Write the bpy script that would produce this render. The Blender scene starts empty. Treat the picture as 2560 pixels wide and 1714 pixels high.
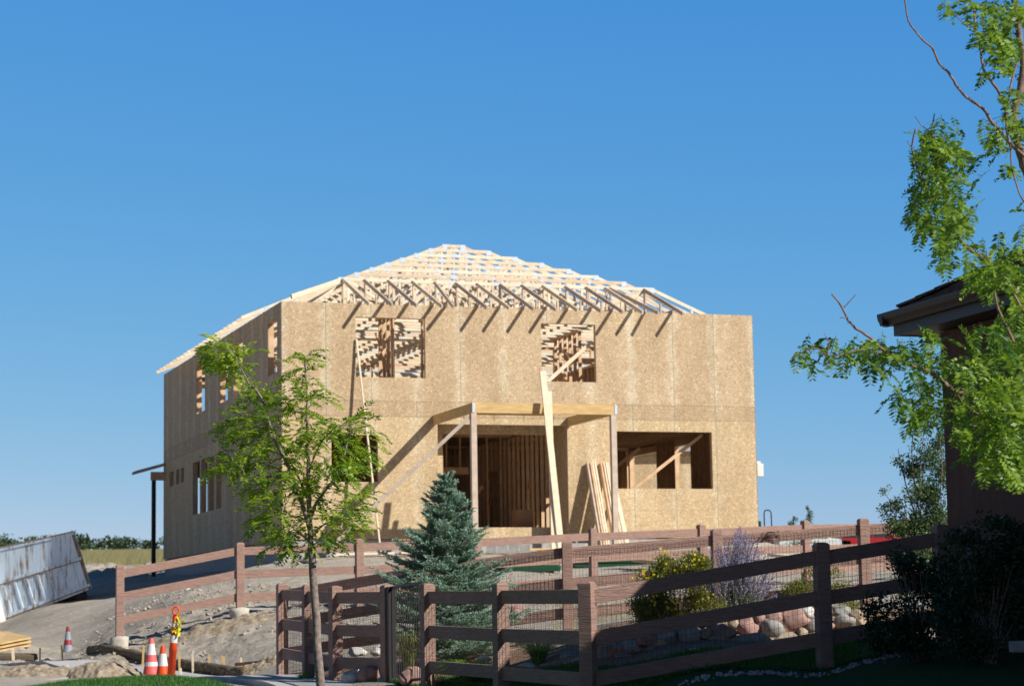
import bpy, math, random
import numpy as np
from mathutils import Vector, Matrix, noise

random.seed(7)
C = bpy.context.scene.collection
R = math.radians
SC = bpy.context.scene

# ------------------------------------------------------------------ camera, sky, sun, exposure
F_PX, PIT, ROL = 5516.75, 0.1223, -0.0166
cr, sr = math.cos(ROL), math.sin(ROL)
AX = Vector((1, 0, 0)); AF = Vector((0, math.cos(PIT), math.sin(PIT))); AU = Vector((0, -math.sin(PIT), math.cos(PIT)))
cd = bpy.data.cameras.new('camera'); cam = bpy.data.objects.new('camera', cd); C.objects.link(cam)
cd.sensor_width = 36; cd.lens = F_PX / 2560 * 36; cd.clip_start = 0.1; cd.clip_end = 3000
cx_ = AX * cr + AU * sr; cy_ = -AX * sr + AU * cr; cz_ = -AF
cam.matrix_world = Matrix(((cx_.x, cy_.x, cz_.x, 0), (cx_.y, cy_.y, cz_.y, 0), (cx_.z, cy_.z, cz_.z, 0), (0, 0, 0, 1)))
cd.dof.use_dof = True; cd.dof.focus_distance = 17.5; cd.dof.aperture_fstop = 5.6
SC.camera = cam

SUN = Vector((1.17, -0.67, 0.90)).normalized()
w = bpy.data.worlds.new('World'); SC.world = w; w.use_nodes = True
nt = w.node_tree; bg = nt.nodes['Background']
sky = nt.nodes.new('ShaderNodeTexSky'); sky.sky_type = 'NISHITA'; sky.sun_disc = False
sky.sun_elevation = math.asin(SUN.z); sky.sun_rotation = math.atan2(SUN.x, SUN.y)
sky.altitude = 1900; sky.air_density = 1.0; sky.dust_density = 0.3; sky.ozone_density = 2.0
# the deep, clear high-altitude blue of the day: each channel of the sky gets its own contrast
sep = nt.nodes.new('ShaderNodeSeparateColor'); com = nt.nodes.new('ShaderNodeCombineColor'); nt.links.new(sky.outputs[0], sep.inputs[0])
for i_, (g_, k_) in enumerate(((1.226, .60), (.588, .60), (.168, .76))):
    a_ = nt.nodes.new('ShaderNodeMath'); a_.operation = 'MULTIPLY'; a_.inputs[1].default_value = .12; nt.links.new(sep.outputs[i_], a_.inputs[0])
    p_ = nt.nodes.new('ShaderNodeMath'); p_.operation = 'POWER'; p_.inputs[1].default_value = g_; nt.links.new(a_.outputs[0], p_.inputs[0])
    m_ = nt.nodes.new('ShaderNodeMath'); m_.operation = 'MULTIPLY'; m_.inputs[1].default_value = k_ / .12; nt.links.new(p_.outputs[0], m_.inputs[0]); nt.links.new(m_.outputs[0], com.inputs[i_])
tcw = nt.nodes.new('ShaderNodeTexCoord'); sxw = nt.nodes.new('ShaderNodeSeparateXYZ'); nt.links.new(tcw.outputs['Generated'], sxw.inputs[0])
mrw = nt.nodes.new('ShaderNodeMapRange'); nt.links.new(sxw.outputs[2], mrw.inputs[0])   # sky dimmed overhead, added to cut the blue fill light in shade
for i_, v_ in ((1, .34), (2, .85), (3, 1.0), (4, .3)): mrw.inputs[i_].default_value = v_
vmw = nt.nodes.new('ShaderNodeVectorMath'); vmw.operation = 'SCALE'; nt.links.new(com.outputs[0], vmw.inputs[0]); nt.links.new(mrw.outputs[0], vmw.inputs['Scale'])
mr2 = nt.nodes.new('ShaderNodeMapRange'); mr2.interpolation_type = 'SMOOTHSTEP'; nt.links.new(sxw.outputs[1], mr2.inputs[0])   # sky darkened and warmed away from the view, added to cut fill on shaded walls
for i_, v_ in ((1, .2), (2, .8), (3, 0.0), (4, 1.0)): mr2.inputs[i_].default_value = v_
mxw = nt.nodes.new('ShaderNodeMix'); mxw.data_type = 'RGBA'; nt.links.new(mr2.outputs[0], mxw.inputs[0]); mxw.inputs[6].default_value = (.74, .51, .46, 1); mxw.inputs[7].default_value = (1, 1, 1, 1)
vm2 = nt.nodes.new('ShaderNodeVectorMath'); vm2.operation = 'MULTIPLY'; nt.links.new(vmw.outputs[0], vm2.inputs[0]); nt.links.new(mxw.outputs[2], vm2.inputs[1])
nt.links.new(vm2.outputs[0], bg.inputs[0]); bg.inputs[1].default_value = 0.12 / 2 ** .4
sl = bpy.data.lights.new('sun', 'SUN'); so = bpy.data.objects.new('sun', sl); C.objects.link(so)
sl.energy = 4.4; sl.angle = R(0.5); sl.color = (1, 0.96, 0.88)
so.rotation_euler = (-SUN).to_track_quat('-Z', 'Y').to_euler()
so.location = SUN * 100
vs = SC.view_settings; vs.view_transform = 'Standard'; vs.look = 'None'; vs.exposure = 0.4; vs.gamma = 1
SC.cycles.max_bounces = 6; SC.cycles.diffuse_bounces = 3; SC.cycles.transparent_max_bounces = 6


# ------------------------------------------------------------------ pixel helper (photo 2560 x 1714) and ground
def at(px, py, Y):
    a = px - 1280; b = 857 - py
    d = AX * (cr * a - sr * b) + AU * (sr * a + cr * b) + AF * F_PX
    return d * (Y / d.y)


CTRL = [  # (pixel x, pixel y of the ground, distance)
    (100, 1708, 30), (-40, 1658, 38.5), (100, 1658, 37.6), (200, 1661, 36.6), (300, 1671, 35), (500, 1698, 31.8), (600, 1705, 30.6), (232, 1638, 38.2), (330, 1652, 37), (440, 1674, 35.5), (520, 1684, 34.5), (600, 1697, 33.4), (40, 1620, 43), (170, 1636, 42.5), (300, 1619, 37.8), (600, 1552, 38.4),
    (640, 1620, 35.5), (400, 1687, 33.2), (690, 1700, 30.6), (898, 1516, 39), (700, 1440, 46), (450, 1500, 42), (450, 1476, 50),
    (250, 1492, 60), (100, 1522, 60), (0, 1562, 60), (-250, 1600, 60), (350, 1447, 70), (400, 1441, 74), (640, 1416, 57.5), (900, 1392, 56), (1270, 1388, 54),
    (1500, 1371, 57), (1640, 1356, 58), (1890, 1358, 61), (1000, 1430, 48), (1320, 1434, 47), (1450, 1420, 50), (1481, 1490, 40.8),
    (1752, 1474, 41.8), (2012, 1458, 43), (2300, 1446, 44), (1200, 1508, 39.7), (1417, 1588, 29.2), (1790, 1556, 29.6), (2157, 1526, 30.0), (2560, 1497, 30.4),
    (1060, 1629, 29.8), (705, 1684, 30.4), (770, 1700, 29.0), (838, 1713, 27.6), (1068, 1727, 25.3), (1250, 1743, 23.4), (1467, 1765, 21.5),
    (2052, 1676, 22), (2355, 1618, 22.3), (1850, 1548, 25.5), (2050, 1538, 25.8), (1650, 1566, 25.6), (1450, 1668, 23.3), (1600, 1655, 23.3), (2100, 1600, 23.6), (1880, 1630, 23.3),
    (870, 1702, 27), (1130, 1655, 27.5), (1300, 1650, 26), (1900, 1716, 20), (2300, 1712, 19), (1950, 1396, 60), (2200, 1396, 62), (2100, 1391, 90), (2000, 1386, 170),
    (2300, 1386, 170), (2100, 1345, 240), (2200, 1322, 330), (2500, 1322, 330), (2100, 1334, 420), (2560, 1334, 420), (320, 1384, 420), (-100, 1388, 420), (1280, 1362, 420), (2900, 1345, 300), (1280, 1392, 100), (1280, 1350, 300), (250, 1412, 110), (320, 1379, 300), (0, 1385, 300),
    (-200, 1430, 110), (240, 1428, 82), (330, 1428, 82), (60, 1450, 82), (-200, 1480, 82), (2800, 1440, 60), (2900, 1600, 22), (450, 1702, 27.2), (350, 1704, 27.5), (540, 1708, 27)]
pts = [at(*c) for c in CTRL]
for yy, zz in ((20, -1.0), (14, -1.25), (10, -1.4), (7, -1.5), (5, -1.55)):
    for uu in (-.45, -.2, 0, .2, .45):
        if yy == 20 and uu >= 0.0: continue
        pts.append(Vector((uu * yy, yy, zz + (0.25 if uu > .1 else 0))))
for uu in (-.5, .5): pts.append(Vector((uu * 60, 60, .6))); pts.append(Vector((uu * 330, 330, 10)))
P3 = np.array([(p.x / p.y * 6, math.log(p.y), p.z) for p in pts])


def _phi(r2): return np.where(r2 > 1e-12, 0.5 * r2 * np.log(np.maximum(r2, 1e-12)), 0)


_n = len(P3)
_D = ((P3[:, None, :2] - P3[None, :, :2]) ** 2).sum(-1)
_A = np.zeros((_n + 3, _n + 3)); _A[:_n, :_n] = _phi(_D) + np.eye(_n) * 0.0015
_A[:_n, _n] = 1; _A[:_n, _n + 1:] = P3[:, :2]; _A[_n, :_n] = 1; _A[_n + 1:, :_n] = P3[:, :2].T
# z/y is smoother than z, so the sheet is fitted in slope from the eye
_W = np.linalg.solve(_A, np.concatenate([P3[:, 2] / np.exp(P3[:, 1]), [0, 0, 0]]))


def hgt_np(x, y):
    yc = np.clip(y, 5, 420); u = np.clip(x / yc * 6, -3, 3); v = np.log(yc)
    out = np.zeros_like(u)
    r2 = (u[..., None] - P3[:, 0]) ** 2 + (v[..., None] - P3[:, 1]) ** 2
    return (_phi(r2) @ _W[:_n] + _W[_n] + _W[_n + 1] * u + _W[_n + 2] * v) * yc


def hgt(x, y): return float(hgt_np(np.array([x]), np.array([y]))[0])


def gat(px, Y):
    "ground point under the pixel column at distance Y (pixel row is irrelevant for x within a few mm)"
    p = at(px, 1500, Y); return Vector((p.x, p.y, hgt(p.x, p.y)))


# ------------------------------------------------------------------ materials
def new_mat(name, rough=0.8, spec=0.3):
    m = bpy.data.materials.new(name); m.use_nodes = True
    b = m.node_tree.nodes['Principled BSDF']; b.inputs['Roughness'].default_value = rough
    b.inputs['Specular IOR Level'].default_value = spec
    return m, m.node_tree, b


def N(t, k, **kw):
    n = t.nodes.new(k)
    for a, v in kw.items():
        if a in n.inputs: n.inputs[a].default_value = v
        else: setattr(n, a, v)
    return n


def coords(t, scale=(1, 1, 1), which='Object'):
    tc = N(t, 'ShaderNodeTexCoord'); mp = N(t, 'ShaderNodeMapping'); mp.inputs['Scale'].default_value = scale
    t.links.new(tc.outputs[which], mp.inputs[0]); return mp.outputs[0]


def ramp(t, fac, stops):
    r = N(t, 'ShaderNodeValToRGB'); e = r.color_ramp.elements
    while len(e) < len(stops): e.new(0.5)
    for el, (p, c) in zip(e, stops): el.position = p; el.color = (*c, 1) if len(c) == 3 else c
    t.links.new(fac, r.inputs[0]); return r.outputs[0]


def mix(t, fac, a, b, kind='MIX'):
    m = N(t, 'ShaderNodeMix', data_type='RGBA', blend_type=kind)
    for i, s in ((0, fac), (6, a), (7, b)):
        if hasattr(s, 'links'): t.links.new(s, m.inputs[i])
        elif i == 0: m.inputs[0].default_value = s
        else: m.inputs[i].default_value = (*s, 1)
    return m.outputs[2]


def nz(t, vec, scale, detail=4, rough=.6, dist=0):
    n = N(t, 'ShaderNodeTexNoise'); n.inputs['Scale'].default_value = scale; n.inputs['Detail'].default_value = detail
    n.inputs['Roughness'].default_value = rough; n.inputs['Distortion'].default_value = dist
    t.links.new(vec, n.inputs['Vector']); return n.outputs['Fac']


def bump(t, b, h, strength=.3, dist=.02):
    n = N(t, 'ShaderNodeBump'); n.inputs['Strength'].default_value = strength; n.inputs['Distance'].default_value = dist
    t.links.new(h, n.inputs['Height']); t.links.new(n.outputs[0], b.inputs['Normal'])


def noisy(name, c1, c2, scale=8, rough=.8, spec=.3, stretch=(1, 1, 1), bmp=.0, detail=5, metal=0, lo=.3, hi=.7):
    m, t, b = new_mat(name, rough, spec)
    v = coords(t, stretch); f = nz(t, v, scale, detail)
    t.links.new(ramp(t, f, [(lo, c1), (hi, c2)]), b.inputs['Base Color'])
    b.inputs['Metallic'].default_value = metal
    if bmp: bump(t, b, f, bmp)
    return m


def math_(t, op, a, b=None, c=None):
    n = N(t, 'ShaderNodeMath', operation=op)
    for i, s in enumerate((a, b, c)):
        if s is None: continue
        if hasattr(s, 'links'): t.links.new(s, n.inputs[i])
        else: n.inputs[i].default_value = s
    return n.outputs[0]


def osb_mat(name, axis):
    """strand board: flakes, and board edges paler than their middles; axis = 0 for walls along x, 1 along y"""
    m, t, b = new_mat(name, .75, .25)
    tc = N(t, 'ShaderNodeTexCoord'); sx = N(t, 'ShaderNodeSeparateXYZ'); t.links.new(tc.outputs['Object'], sx.inputs[0])
    u = sx.outputs[axis]; z = sx.outputs[2]
    up = math_(t, 'GREATER_THAN', z, 3.59); low = math_(t, 'LESS_THAN', z, 3.19)
    band = math_(t, 'SUBTRACT', 1.0, math_(t, 'ADD', up, low))
    # panel width 1.22 upstairs, 2.44 in the band
    pu = math_(t, 'DIVIDE', math_(t, 'ADD', u, .05), 1.22); pid = math_(t, 'FLOOR', pu); pf = math_(t, 'FRACT', pu)
    wn = N(t, 'ShaderNodeTexWhiteNoise', noise_dimensions='2D')
    cb = N(t, 'ShaderNodeCombineXYZ'); t.links.new(pid, cb.inputs[0]); t.links.new(math_(t, 'ADD', up, math_(t, 'MULTIPLY', band, 5)), cb.inputs[1])
    t.links.new(cb.outputs[0], wn.inputs['Vector'])
    v = coords(t, (1, 1, 1))
    blot = nz(t, v, 2.2, 3, .5)
    edge = math_(t, 'ABSOLUTE', math_(t, 'SUBTRACT', pf, .5))  # .5 at the panel joint
    edge = math_(t, 'ADD', edge, math_(t, 'MULTIPLY', math_(t, 'SUBTRACT', blot, .5), .55))
    pale = N(t, 'ShaderNodeMapRange', interpolation_type='SMOOTHSTEP'); t.links.new(edge, pale.inputs[0])
    pale.inputs[1].default_value = .30; pale.inputs[2].default_value = .5; pale.inputs[3].default_value = 0; pale.inputs[4].default_value = 1
    base = mix(t, math_(t, 'MULTIPLY', pale.outputs[0], .75), (.56, .42, .265), (.69, .59, .425))
    base = mix(t, math_(t, 'MULTIPLY', band, .5), base, (.47, .335, .20))
    base = mix(t, math_(t, 'MULTIPLY', low, .35), base, (.66, .50, .28))
    base = mix(t, math_(t, 'MULTIPLY', math_(t, 'SUBTRACT', wn.outputs[0], .2), .4), base, (.47, .335, .20))
    # strands: stretched cells in two directions
    n1 = N(t, 'ShaderNodeTexVoronoi', feature='F1'); n1.inputs['Scale'].default_value = 20; n1.inputs['Randomness'].default_value = 1
    mp = N(t, 'ShaderNodeMapping'); mp.inputs['Rotation'].default_value = (.5, .6, .4); mp.inputs['Scale'].default_value = (1.6, 1.0, 2.6)
    dn = N(t, 'ShaderNodeTexNoise'); dn.inputs['Scale'].default_value = 7; t.links.new(v, dn.inputs['Vector'])
    vv = N(t, 'ShaderNodeVectorMath', operation='ADD'); t.links.new(v, vv.inputs[0])
    vs_ = N(t, 'ShaderNodeVectorMath', operation='SCALE'); t.links.new(dn.outputs['Color'], vs_.inputs[0]); vs_.inputs['Scale'].default_value = .25
    t.links.new(vs_.outputs[0], vv.inputs[1]); t.links.new(vv.outputs[0], mp.inputs[0]); t.links.new(mp.outputs[0], n1.inputs['Vector'])
    sp = N(t, 'ShaderNodeSeparateColor'); t.links.new(n1.outputs['Color'], sp.inputs[0])
    cells = ramp(t, sp.outputs[0], [(0, (.72, .71, .70)), (.45, (.95, .95, .94)), (.8, (1.05, 1.05, 1.05)), (1, (1.42, 1.42, 1.42))])
    fine = ramp(t, nz(t, v, 38, 3, .7), [(.3, (.82, .82, .82)), (.7, (1.15, 1.15, 1.15))])
    col = mix(t, 1.0, mix(t, 1.0, base, cells, 'MULTIPLY'), fine, 'MULTIPLY')
    grime = ramp(t, nz(t, coords(t, (1, 1, .25)), 1.3, 4), [(.35, (.86, .84, .82)), (.6, (1, 1, 1))])
    col = mix(t, 1.0, col, grime, 'MULTIPLY')
    # seams between boards
    seam = math_(t, 'LESS_THAN', math_(t, 'ABSOLUTE', math_(t, 'SUBTRACT', pf, .0)), .013)
    keep = math_(t, 'GREATER_THAN', nz(t, cb.outputs[0], 3.1, 0), .47)
    h1 = math_(t, 'LESS_THAN', math_(t, 'ABSOLUTE', math_(t, 'SUBTRACT', z, 3.59)), .008)
    h2 = math_(t, 'LESS_THAN', math_(t, 'ABSOLUTE', math_(t, 'SUBTRACT', z, 3.19)), .008)
    h3 = math_(t, 'LESS_THAN', math_(t, 'ABSOLUTE', math_(t, 'SUBTRACT', z, .74)), .006)
    allh = math_(t, 'MAXIMUM', math_(t, 'MAXIMUM', h1, h2), math_(t, 'MAXIMUM', math_(t, 'MULTIPLY', seam, keep), math_(t, 'MULTIPLY', h3, .4)))
    col = mix(t, math_(t, 'MULTIPLY', allh, .75), col, (.20, .18, .10))
    t.links.new(col, b.inputs['Base Color'])
    return m


def leaf_mat(name, c1, c2, trans=.35, scale=6, rough=.45):
    m = bpy.data.materials.new(name); m.use_nodes = True; t = m.node_tree
    b = t.nodes['Principled BSDF']; out = t.nodes['Material Output']; b.inputs['Roughness'].default_value = rough
    b.inputs['Specular IOR Level'].default_value = .35
    at_ = N(t, 'ShaderNodeAttribute', attribute_name='tint')
    col = ramp(t, at_.outputs['Fac'], [(0, c1), (1, c2)])
    t.links.new(col, b.inputs['Base Color'])
    tr = N(t, 'ShaderNodeBsdfTranslucent'); t.links.new(mix(t, .5, col, (c2[0] * 1.4, c2[1] * 1.5, c2[2] * .5)), tr.inputs[0])
    ms = N(t, 'ShaderNodeMixShader'); ms.inputs[0].default_value = trans
    t.links.new(b.outputs[0], ms.inputs[1]); t.links.new(tr.outputs[0], ms.inputs[2]); t.links.new(ms.outputs[0], out.inputs[0])
    return m


def plain(name, c, rough=.6, spec=.4, metal=0):
    c2 = tuple(x * .82 for x in c)
    return noisy(name, c2, c, 14, rough, spec, metal=metal)


M = {}
M['osb_x'] = osb_mat('strand_board_front', 0); M['osb_y'] = osb_mat('strand_board_side', 1)
M['lumber'] = noisy('pale_lumber', (.70, .56, .38), (.84, .72, .55), 5, .7, stretch=(1, 1, 1))
M['stud'] = noisy('stud_lumber', (.58, .36, .20), (.74, .52, .33), 4, .75)
M['weathered'] = noisy('grey_lumber', (.48, .38, .30), (.62, .51, .42), 5, .8)
M['treated'] = noisy('yellow_lumber', (.50, .32, .13), (.68, .48, .23), 3, .75, stretch=(1, 1, 6))
M['galv'] = noisy('galvanised_plate', (.50, .58, .68), (.62, .70, .80), 30, .45, .5, metal=.35)
M['concrete'] = noisy('concrete', (.30, .29, .28), (.45, .43, .41), 7, .9, bmp=.2)
M['white'] = plain('white_plastic', (.78, .76, .70), .5)
M['black'] = plain('black_steel', (.022, .02, .02), .5)
M['wire'] = plain('wire', (.05, .045, .045), .6)
M['red'] = plain('red_paint', (.50, .02, .025), .3, .6)
M['carwhite'] = plain('white_paint', (.84, .86, .88), .3, .6)
M['glass'] = plain('dark_glass', (.03, .05, .07), .12, .6)
M['tyre'] = plain('rubber', (.02, .02, .02), .9)
M['orange'] = plain('orange_plastic', (.85, .085, .015), .45)
M['pinkred'] = plain('faded_orange_plastic', (.80, .13, .13), .5)
M['maroon'] = plain('dark_red_plastic', (.33, .035, .05), .5)
M['reflect'] = plain('reflective_band', (.72, .72, .70), .4)
M['reflectgrey'] = plain('grey_reflective_band', (.30, .34, .40), .4)
M['tape'] = plain('yellow_tape', (.80, .72, .03), .5)
M['greenpaint'] = plain('green_edge_paint', (.006, .075, .03), .6)
M['straw'] = noisy('straw', (.11, .085, .05), (.22, .17, .11), 30, .95, stretch=(.5, 3, 3), bmp=.5)
M['bark'] = noisy('bark', (.13, .095, .08), (.34, .27, .24), 22, .85, bmp=.4)
M['redbark'] = noisy('reddish_bark', (.13, .075, .06), (.32, .21, .17), 26, .75, bmp=.3)
M['cream'] = plain('cream_stone', (.55, .50, .42), .9)

m, t, b = new_mat('fence_plank', .78, .25)   # simulated wood grain
v = coords(t, (1, 1, 1), 'Generated'); v2 = coords(t, (1.2, 1.2, 9))
f = nz(t, v2, 6, 6, .65, .6); g = nz(t, coords(t), 1.7, 3)
t.links.new(mix(t, 1.0, ramp(t, f, [(.3, (.26, .16, .13)), (.68, (.40, .26, .215))]), ramp(t, g, [(.3, (.88, .88, .88)), (.7, (1.1, 1.08, 1.05))]), 'MULTIPLY'), b.inputs['Base Color'])
bump(t, b, f, .8, .02); M['fence'] = m

# stucco of the neighbour house, its trim and its shingles
m, t, b = new_mat('brown_stucco', .95, .1); v = coords(t)
f = nz(t, v, 60, 6, .8); g = nz(t, coords(t, (6, 6, .6)), 2, 4)
t.links.new(mix(t, 1.0, ramp(t, f, [(.3, (.14, .082, .062)), (.7, (.22, .13, .10))]), ramp(t, g, [(.3, (.85, .85, .85)), (.7, (1.1, 1.1, 1.1))]), 'MULTIPLY'), b.inputs['Base Color'])
bump(t, b, f, .8, .02); M['stucco'] = m
M['trim'] = plain('dark_trim', (.035, .03, .032), .5)
M['shingle'] = noisy('shingle', (.045, .035, .032), (.15, .11, .095), 9, .9, bmp=.4, detail=8)

# dumpster paint with rust runs
m, t, b = new_mat('rusty_white_paint', .5, .4)
v = coords(t); run = nz(t, coords(t, (5.5, 5.5, .35)), 1.6, 5, .7); spot = nz(t, v, 5, 5, .7)
fac = math_(t, 'MULTIPLY', ramp(t, run, [(.50, (0, 0, 0)), (.60, (1, 1, 1))]), ramp(t, spot, [(.3, (.15, .15, .15)), (.65, (1, 1, 1))]))
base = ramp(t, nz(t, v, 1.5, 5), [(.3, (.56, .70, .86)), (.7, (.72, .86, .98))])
t.links.new(mix(t, fac, base, (.26, .13, .045)), b.inputs['Base Color']); M['rustpaint'] = m
M['rust'] = noisy('rust', (.16, .075, .03), (.40, .27, .16), 9, .85)
M['stone_pink'] = noisy('pink_stone', (.28, .15, .125), (.46, .30, .26), 9, .9, bmp=.4, detail=8)
M['stone_grey'] = noisy('grey_stone', (.20, .20, .19), (.42, .40, .37), 9, .9, bmp=.4, detail=8)
M['stone_tan'] = noisy('tan_stone', (.28, .21, .14), (.50, .40, .29), 8, .9, bmp=.4, detail=8)
M['stone_white'] = noisy('white_stone', (.48, .46, .43), (.68, .65, .61), 8, .9, bmp=.3, detail=8)

# ground: dirt with clods near, dry meadow beyond
m, t, b = new_mat('building_plot_dirt', .97, .1)
v = coords(t); tc = N(t, 'ShaderNodeTexCoord'); sx = N(t, 'ShaderNodeSeparateXYZ'); t.links.new(tc.outputs['Object'], sx.inputs[0])
big = nz(t, v, .35, 6, .6); fine = nz(t, v, 5, 8, .75); pebble = nz(t, v, 28, 4, .7)
dirt = ramp(t, big, [(.3, (.42, .36, .29)), (.55, (.51, .45, .375)), (.75, (.58, .515, .44))])
dirt = mix(t, 1.0, dirt, ramp(t, fine, [(.3, (.78, .76, .74)), (.6, (1.08, 1.08, 1.08))]), 'MULTIPLY')
dirt = mix(t, 1.0, dirt, ramp(t, pebble, [(.3, (.8, .8, .8)), (.7, (1.15, 1.15, 1.15))]), 'MULTIPLY')
mead = ramp(t, nz(t, coords(t, (1, .25, 1)), .5, 8, .7), [(.3, (.15, .15, .055)), (.5, (.30, .26, .10)), (.7, (.42, .33, .15))])
fy = math_(t, 'ADD', sx.outputs[1], math_(t, 'MULTIPLY', math_(t, 'SUBTRACT', nz(t, v, .2, 4), .5), 14))
fm = N(t, 'ShaderNodeMapRange'); t.links.new(fy, fm.inputs[0]); fm.inputs[1].default_value = 88; fm.inputs[2].default_value = 93
t.links.new(mix(t, fm.outputs[0], dirt, mead), b.inputs['Base Color'])
bump(t, b, fine, .9, .08); M['dirt'] = m
M['mulch'] = noisy('mulch', (.13, .07, .04), (.36, .23, .14), 22, .95, bmp=.8, detail=8)
M['heap'] = noisy('heaped_soil', (.20, .15, .10), (.44, .37, .28), 16, .97, .1, bmp=.9, detail=9)
M['walk'] = noisy('sidewalk', (.42, .40, .39), (.55, .53, .51), 5, .9)
M['lawn'] = noisy('lawn_soil', (.018, .045, .012), (.045, .10, .022), 20, .95, .1)
M['grass'] = leaf_mat('grass_blades', (.025, .10, .02), (.09, .22, .04), .3)
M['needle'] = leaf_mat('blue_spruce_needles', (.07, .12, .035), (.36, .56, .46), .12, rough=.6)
M['leaf'] = leaf_mat('honeylocust_leaves', (.08, .18, .015), (.36, .46, .035), .45)
M['leaf2'] = leaf_mat('honeylocust_leaves_dark', (.02, .085, .02), (.28, .42, .05), .42)
M['aspen'] = leaf_mat('aspen_leaves', (.04, .09, .03), (.13, .19, .08), .25)
M['shrub'] = leaf_mat('olive_leaves', (.06, .10, .015), (.27, .26, .045), .3)
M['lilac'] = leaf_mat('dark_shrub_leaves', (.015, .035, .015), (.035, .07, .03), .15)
M['sagestem'] = leaf_mat('silver_stems', (.22, .25, .17), (.36, .40, .28), .1)
M['sageflower'] = leaf_mat('violet_flowers', (.25, .20, .40), (.42, .36, .60), .2)
M['yflower'] = leaf_mat('yellow_petals', (.75, .52, .01), (.9, .7, .02), .2)
M['weed'] = leaf_mat('dry_grass_blades', (.28, .25, .13), (.42, .38, .2), .2)
M['fartree'] = leaf_mat('far_wood_leaves', (.035, .06, .03), (.07, .11, .05), .1)


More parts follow.
